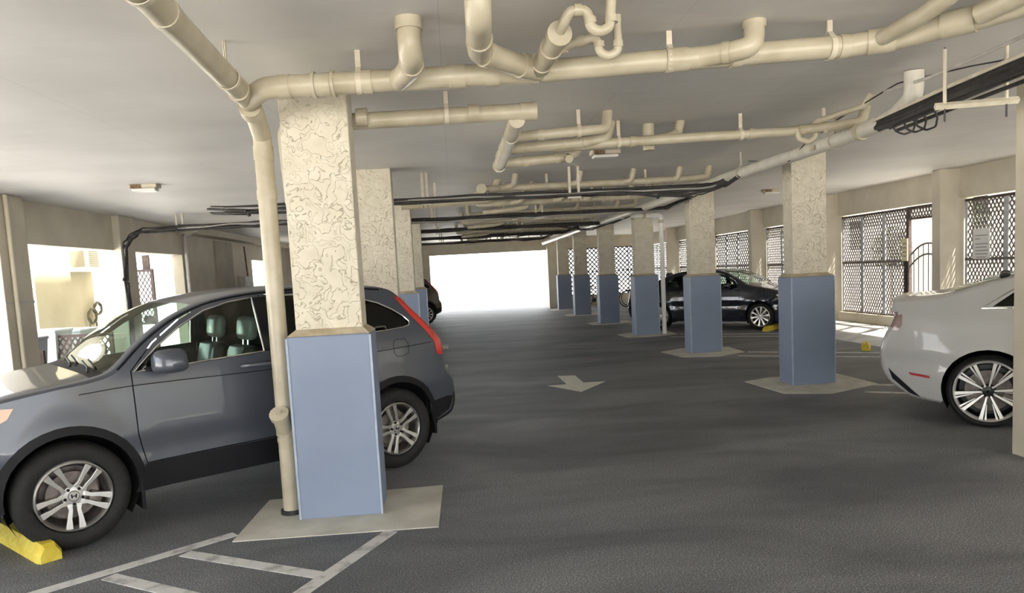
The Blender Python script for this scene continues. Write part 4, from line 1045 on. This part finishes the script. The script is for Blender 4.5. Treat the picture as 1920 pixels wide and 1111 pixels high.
def sedan_cfg(paint, wheelfn, trim, **kw):
    d = dict(W=.90, xf=3.58, xr=-1.03, Lf=.95, Lr=.8, kf=.30, kr=.16, zb=1.0, tum=.46, tum2=.25, ra=.36, wz=.345, wb=2.70, wr=.325, sill=.20, belt=1.02,
        paint=paint, top=SED_top, trim=trim, arch_mat=None, track=.785,
        doors=[dict(poly=sfd, wins=[sfw], handle=(1.30, .90)), dict(poly=srd, wins=[srw], handle=(.46, .92))],
        windows=[(sfw, 'glass'), (srw, 'glass')], free_windows=[],
        bpillars=[[(1.07, 1.05), (1.19, 1.04), (1.20, 1.385), (1.08, 1.385)]],
        patches=[('tail_lamp', [(-.64, .98), (-.93, .985), (-.965, .84), (-.70, .86)], 'lamp_red', .006),
                 ('headlamp', [(3.08, .84), (3.24, .835), (3.42, .74), (3.50, .66), (3.34, .66), (3.16, .74)], 'lamp_clear', .006)],
        lines=[('shoulder_crease', [(3.0, .82), (2.4, .84), (1.2, .84), (.2, .88), (-.6, .92)], .002, 'plastic', -.001)],
        crown=[(-1.03, .08), (-.5, .05), (.3, .05), (1.2, .05), (2.0, .07), (2.4, .06), (3.0, .06), (3.58, .10)],
        bands=[('windscreen', lambda x, z, q: 1.42 < x < 2.34 and z > 1.04 and q < .90), ('rear_window', lambda x, z, q: -.38 < x < .42 and z > 1.06 and q < .86),
               ('front_grille', lambda x, z, q: x > 3.48 and .3 < z < .6 and q < .6)],
        bandmat={'windscreen': 'glass', 'rear_window': 'glass', 'front_grille': 'plastic'},
        seat_x=1.0, dash_x=1.72, rvm=(1.55, 1.30), light_seats=True, wheel=wheelfn, spin={0: .1, 2.70: .1})
    d.update(kw); return d
h2 = radians(-46.0); L2 = Vector((-sin(h2), cos(h2)))
p2 = Vector((5.32, 18.99)) + L2 * .885
navy = Car('navy_saloon', 'dark navy saloon parked behind the second right pillar', sedan_cfg(M['paint_navy'], lambda r: wheel(r, .325, .235, 'ten'), 'plastic'), (p2.x, p2.y, 0), h2)
def mirrors(car, x, z):
    for sg in (1, -1):
        ym = float(car.Y(np.array(x), np.array(z))); bm = bmesh.new(); V = []
        for (y, a, b_) in [(0.0, .015, .02), (.03, .05, .05), (.10, .08, .07), (.17, .08, .065), (.20, .03, .03)]:
            V.append([bm.verts.new((x - .04 + a * cos(t) * .8 - y * .2, (ym + .01 + y) * sg, z + .02 + b_ * sin(t))) for t in [2 * pi * k / 14 for k in range(14)]])
        for a, b_ in zip(V, V[1:]):
            for k in range(14): bm.faces.new([a[k], a[(k + 1) % 14], b_[(k + 1) % 14], b_[k]])
        bm.faces.new(V[0]); bm.faces.new(V[-1]); bmesh.ops.recalc_face_normals(bm, faces=bm.faces); link('door_mirror', bm, car.c['paint'], car.root, True)
mirrors(navy, 2.0, 1.06)

# --- white saloon ---------------------------------------------------
WS_top = [(3.70, .20), (3.78, .34), (3.80, .50), (3.76, .66), (3.64, .78), (3.4, .88), (3.1, .95), (2.7, 1.0), (2.45, 1.04), (2.25, 1.10), (2.0, 1.23), (1.7, 1.36), (1.35, 1.43), (.95, 1.45), (.6, 1.435), (.25, 1.385), (.0, 1.325), (-.2, 1.265), (-.38, 1.215), (-.55, 1.195), (-.70, 1.185), (-.79, 1.175), (-.795, 1.13), (-.765, 1.06), (-.80, .93), (-.86, .78), (-.885, .64), (-.87, .52), (-.80, .40), (-.64, .28), (-.38, .235)]
wfd = [(1.30, .26), (2.28, .26), (2.30, .6), (2.28, 1.04), (2.0, 1.20), (1.7, 1.335), (1.33, 1.405), (1.31, .9)]
wfw = [(1.34, 1.06), (2.16, 1.04), (1.95, 1.17), (1.66, 1.295), (1.36, 1.36)]
wrd = [(1.28, .26), (1.30, 1.405), (.95, 1.425), (.62, 1.41), (.36, 1.36), (.22, 1.13), (.24, .95), (.34, .75), (.42, .55), (.42, .26)]
wrw = [(1.23, 1.07), (1.25, 1.375), (.95, 1.39), (.64, 1.375), (.42, 1.33), (.26, 1.14), (.30, 1.09)]
white = None
h3 = radians(-38.0); L3 = Vector((-sin(h3), cos(h3)))
p3 = Vector((4.925, 6.49)) + L3 * .885
wcfg = sedan_cfg(M['paint_white'], lambda r: wheel(r, .345, .285, 'ten_twin'), 'chrome', W=.905, xf=3.80, xr=-.885, Lr=.85, kr=.20, kf=.3, zb=1.02, ra=.385, wz=.36, wb=2.85, wr=.345, sill=.235, belt=1.06,
    top=WS_top, doors=[dict(poly=wfd, wins=[wfw], handle=(1.45, .92)), dict(poly=wrd, wins=[wrw], handle=(.55, .95))],
    windows=[(wfw, 'glass_dark'), (wrw, 'glass_dark'), ([(-.06, 1.125), (.30, 1.36), (.19, 1.125)], 'glass_dark')],
    free_windows=[[(.03, 1.14), (.30, 1.345), (.19, 1.14)]],
    bpillars=[[(1.23, 1.07), (1.35, 1.06), (1.36, 1.36), (1.25, 1.37)]],
    patches=[('tail_lamp', [(-.73, 1.07), (-.765, 1.06), (-.80, .96), (-.825, .90), (-.76, .91), (-.73, .97)], 'lamp_dim', .006), ('reflector', [(-.67, .50), (-.48, .475), (-.48, .45), (-.65, .475)], 'reflector', .008),
             ('bumper_insert', [(-.86, .53), (-.82, .42), (-.66, .29), (-.56, .255), (-.70, .38), (-.80, .47)], 'plastic', .008),
             ('headlamp', [(3.3, .86), (3.46, .82), (3.66, .70), (3.72, .62), (3.5, .66), (3.36, .76)], 'lamp_clear', .006)],
    lines=[('bumper_seam', [(-.67, .93), (-.60, .74), (-.52, .66), (-.37, .625)], .0025, 'latrail', -.001), ('boot_seam', [(-.38, 1.20), (-.52, 1.11), (-.60, 1.09)], .0025, 'latrail', -.001),
           ('door_seam', [(.22, 1.13), (.20, 1.0), (.24, .93)], .002, 'plastic', -.001)],
    crown=[(-.885, .09), (-.7, .05), (-.3, .05), (.3, .06), (1.2, .06), (2.0, .07), (2.4, .06), (3.0, .06), (3.8, .10)],
    bands=[('windscreen', lambda x, z, q: 1.35 < x < 2.28 and z > 1.08 and q < .90), ('rear_window', lambda x, z, q: -.28 < x < .55 and z > 1.22 and q < .84),
           ('tail_lamp_bar', lambda x, z, q: x < -.74 and .95 < z < 1.08)],
    bandmat={'windscreen': 'glass_dark', 'rear_window': 'glass_dark', 'tail_lamp_bar': 'lamp_dim'}, seat_x=1.1, dash_x=1.8, rvm=(1.6, 1.3), spin={0: .1, 2.85: .1})
white = Car('white_saloon', 'pearl white saloon at the right edge, tail towards the aisle', wcfg, (p3.x, p3.y, 0), h3)
mirrors(white, 2.15, 1.08)

# --- far brown SUV --------------------------------------------------
h4 = radians(216.8); L4 = Vector((-sin(h4), cos(h4)))
p4 = Vector((-.98, 26.0)) - L4 * .895
ocfg = suv_cfg(M['paint_olive']); ocfg['wheel'] = lambda r: wheel(r, .358, .24, 'ten'); ocfg['handle_mat'] = M['chrome']
osuv = Car('brown_suv', 'dark brown-grey SUV tail seen past the far left pillars', ocfg, (p4.x, p4.y, 0), h4)

# ================================================================== LEFT YARD
# neighbour wall with air conditioner and hose
setting(boxo('wall_neighbour', -8.5, -8.0, 14.9, 17.2, -.02, 6.5, M['bwall']))
t = thing('air_conditioner', 'boxy window air conditioner on the neighbour wall', 'air conditioner', (-8.0, 16.75, 2.22))
boxo('casing', .0, .36, -.45, .42, 0, .42, M['acw'], t, .01)
boxo('painted_side_shade', .02, .30, -.456, -.45, .04, .38, M['grille'], t)  # dark sheet painting the shade on the casing's near side
for k in range(8): boxo('louvre', .355, .368, -.38, .02, .05 + k * .043, .067 + k * .043, M['grille'], t)
boxo('support_shelf', 0, .42, -.50, .46, -.05, 0, M['white'], t, .005)
t = thing('garden_hose', 'coiled garden hose hung on the neighbour wall', 'hose', (-7.97, 16.9, 1.2))
for c_, rr_, tilt in (((0.04, -.02, 0), .17, .35), ((0.05, .24, .16), .15, -.2)):
    tubeo('hose_coil', [(c_[0] + .03 * sin(k), c_[1] + rr_ * cos(2 * pi * k / 20) * .9, c_[2] + rr_ * sin(2 * pi * k / 20)) for k in range(61)], .016, M['hose'], t, 6)
tubeo('hose_end', [(.04, -.17, 0), (.05, -.16, -.5), (.03, -.1, -1.1)], .013, M['hose'], t, 6, .1); tubeo('riser', [(.03, .16, .05), (.03, .18, -1.2)], .018, M['rust'], t, 6)
# bins
def bin_(label, x, y, mat, rz=0, h=1.0):
    t = thing('wheelie_bin', label, 'bin', (x, y, -.02), rz, 'bins in the left yard')
    bm = bmesh.new(); a = [bm.verts.new(p) for p in ((-.22, -.25, 0), (.22, -.25, 0), (.22, .25, 0), (-.22, .25, 0))]; b = [bm.verts.new(p) for p in ((-.29, -.32, h - .08), (.29, -.32, h - .08), (.29, .32, h - .08), (-.29, .32, h - .08))]
    bm.faces.new(a[::-1]); bm.faces.new(b)
    for i in range(4): bm.faces.new([a[i], a[(i + 1) % 4], b[(i + 1) % 4], b[i]])
    link('bin_body', bm, M[mat], t)
    bm = bmesh.new(); box(bm, -.31, .31, -.35, .34, h - .08, h - .02, .02); link('lid', bm, M[mat], t, True)
    for s in (-1, 1):
        o = latheo('bin_wheel', [(0, -.03), (.1, -.03), (.1, .03), (0, .03)], M['rubber'], t, 16, 'y'); o.location = (s * .2, .27, .1)
    return t
bin_('grey bin nearest the left pier', -6.65, 11.4, 'binlid', .1, 1.12)
bin_('grey bin behind the nearest bin', -6.95, 12.25, 'binlid', -.1, 1.1)
bin_('pale bin behind the lattice fence, seen through the windscreen', -7.2, 13.6, 'binteal', .05, 1.15)
bin_('second pale bin beyond the lattice fence', -7.15, 14.5, 'binteal', -.1, 1.1)
def fence(label, x, y0, y1, z0, z1, post=None):
    t = thing('lattice_fence', label, 'fence', (x, y0, 0), pi / 2, 'brown lattice fences in the left yard')
    w = y1 - y0
    for z in (z0, z1): boxo('rail', 0, w, -.03, .03, z - .03, z + .03, M['brown'], t)
    for xx in (0, w): boxo('post', xx - .05, xx + .05, -.04, .04, -.02, z1 + .04, M['brown'], t)
    lattice_sheet(t, .04, w - .04, z0 + .02, z1 - .02, M['brown'], .10, .15, .03); return t
def fence_x(label, x0, x1, y, z0, z1, px=.10, pz=.16, tk=.028, legs=True):
    t = thing('lattice_fence', label, 'fence', (x0, y, 0), 0, 'brown lattice fences in the left yard')
    w = x1 - x0
    for z in (z0, z1): boxo('rail', 0, w, -.02, .02, z - .025, z + .025, M['brown'], t)
    for xx in (0, w): boxo('post', xx - .03, xx + .03, -.03, .03, -.02, z1 + .03, M['brown'], t)
    lattice_sheet(t, .02, w - .02, z0 + .02, z1 - .02, M['brown'], px, pz, tk); return t
fence_x('low brown lattice fence seen through the windscreen', -6.95, -6.02, 13.4, .30, .98)
fence_x('low brown lattice fence by the near left pier', -6.75, -6.18, 11.5, .15, .86)
fence_x('tall narrow brown lattice panel beyond the cable post', -6.84, -6.36, 16.3, 1.0, 2.12, .085, .14, .02)
tag(boxo('fence_post', -6.47, -6.42, 15.1, 15.16, -.02, 2.6, M['brown'], None, .005), 'tall thin brown post beside the cable post', 'post')
tag(boxo('fence_post', -6.58, -6.44, 16.40, 16.46, 2.1, 2.45, M['brown'], None, .005), 'brown post stub on top of the tall lattice panel', 'post')
# pipes on the left wall
tag(tubeo('wall_conduit', [(WL + .06, 17.15, 0), (WL + .06, 17.15, 2.86), (WL + .5, 16.9, 3.0)], .045, M['steel'], None, 12, .1), 'grey vertical conduit on the left wall beyond the openings', 'conduit')
tag(tubeo('wall_conduit', [(WL + .19, 10.3, 0), (WL + .19, 10.3, 3.04)], .03, M['smooth'], None, 10), 'cream conduit on the near left pier', 'conduit')
tag(boxo('pier_band', WL - .0, WL + .155, 10.115, 10.785, 1.61, 1.645, M['steel']), 'thin grey strap round the near left pier', 'strap')
tag(tubeo('wall_conduit', [(WL + .04, 22.2, 1.2), (WL + .04, 21.9, 2.8)], .02, M['rust'], None, 8), 'thin dark conduit by the far left opening', 'conduit')
tag(boxo('junction_box', WL, WL + .2, 21.2, 21.9, 1.55, 1.95, M['steel'], None, .01), 'grey junction box on the far left wall', 'junction box')

# ================================================================== RIGHT YARD
setting(boxo('wall_neighbour_right', 13.0, 13.4, -10, 45, 0, 7, noisy('dimmed_white_wall', (.46, .46, .45), (.52, .52, .50), 1.2, .8)))  # white wall darkened in its colour to dim it behind the lattice
for y, z0, z1, w, lb in ((23.0, 1.8, 2.7, .85, 'dark neighbour window seen through the lattice beside the gate'), (17.6, 1.9, 3.0, .95, 'dark neighbour window seen through the lattice behind the paper notice')):
    t = thing('neighbour_window', lb, 'window', (13.0, y, 0)); boxo('pane', -.03, -.01, -w / 2, w / 2, z0, z1, M['plastic'], t)
    for q in ((-w / 2 - .04, -w / 2), (w / 2, w / 2 + .04)): boxo('frame', -.05, 0, q[0], q[1], z0 - .04, z1 + .04, M['white'], t)
    boxo('frame', -.05, 0, -w / 2, w / 2, z0 - .04, z0, M['white'], t); boxo('frame', -.05, 0, -w / 2, w / 2, z1, z1 + .04, M['white'], t)
def bush(label, x, y, z, rx, rz_, seed):
    rn = random.Random(seed); t = thing('shrub', label, 'shrub', (x, y, 0), 0, 'shrubs beyond the right wall')
    tubeo('trunk', [(0, 0, 0), (.03, .02, z)], .04, M['trunk'], t, 8)
    bm = bmesh.new()
    for k in range(650):
        d = Vector((rn.gauss(0, 1), rn.gauss(0, 1), rn.gauss(0, 1))).normalized() * rn.random() ** .4
        c0 = Vector((d.x * rx, d.y * rx, z + d.z * rz_)); a = Vector((rn.uniform(-1, 1), rn.uniform(-1, 1), rn.uniform(-.6, .6))).normalized() * .10; b_ = a.cross(Vector((rn.uniform(-1, 1), rn.uniform(-1, 1), 1))).normalized() * .03
        bm.faces.new([bm.verts.new(c0 + v) for v in (a, b_, -a, -b_)])
    o = link('foliage', bm, M['leaf'], t); o['kind'] = 'stuff'
bush('dark shrub seen through the lattice left of the gate', 11.6, 18.9, 1.75, .5, .6, 3)
bush('dark shrub seen through the lattice by the paper notice', 11.2, 15.4, 2.2, .45, .6, 5)

# ================================================================== BICYCLES far right
def bicycle(label, x, y, rz, mat, lean=0.0):
    t = thing('bicycle', label, 'bicycle', (x, y, 0), rz, 'bicycles at the far right wall')
    Rw = .33
    for wx in (0, 1.02):
        ring = [(wx + Rw * cos(2 * pi * k / 28), 0, Rw + .01 + Rw * sin(2 * pi * k / 28)) for k in range(29)]
        w = tubeo('wheel', ring, .022, M['rubber'], t, 6)
        ring = [(wx + (Rw - .03) * cos(2 * pi * k / 28), 0, Rw + .01 + (Rw - .03) * sin(2 * pi * k / 28)) for k in range(29)]
        tubeo('rim', ring, .012, M['machined'], w, 6)
        bm = bmesh.new()
        for k in range(12): tube(bm, [(wx, 0, Rw + .01), (wx + (Rw - .03) * cos(2 * pi * k / 12), 0, Rw + .01 + (Rw - .03) * sin(2 * pi * k / 12))], .004, 4)
        link('spokes', bm, M['machined'], w)
    z0 = Rw + .01
    for a, b in (((0, z0), (.42, .29)), ((0, z0), (.30, .78)), ((.42, .29), (.27, .88)), ((.42, .29), (.86, .72)), ((.31, .76), (.85, .80)), ((.84, .86), (1.02, z0))):
        tubeo('frame_tube', [(a[0], 0, a[1]), (b[0], 0, b[1])], .017, mat, t, 8)
    bm = bmesh.new(); box(bm, .15, .40, -.06, .06, .88, .93, .02); link('saddle', bm, M['plastic'], t, True)
    tubeo('handlebar', [(.80, -.28, .98), (.86, -.2, 1.0), (.84, 0, .98), (.86, .2, 1.0), (.80, .28, .98)], .013, M['plastic'], t, 8, .04); tubeo('stem', [(.85, 0, .84), (.84, 0, .98)], .015, mat, t, 8)
    latheo('crank', [(0, -.02), (.09, -.02), (.09, .0), (0, .0)], M['dsteel'], t, 16, 'y').location = (.42, 0, .29)
    return t
bicycle('white-rimmed bicycle between the third and fourth right pillars', 7.05, 29.9, radians(-20), M['machined'])
bicycle('dark bicycle behind the white-rimmed one', 7.3, 30.6, radians(-15), M['plastic'])
bicycle('blue bicycle between the fourth and fifth right pillars', 5.55, 31.2, radians(20), M['paint_navy'])
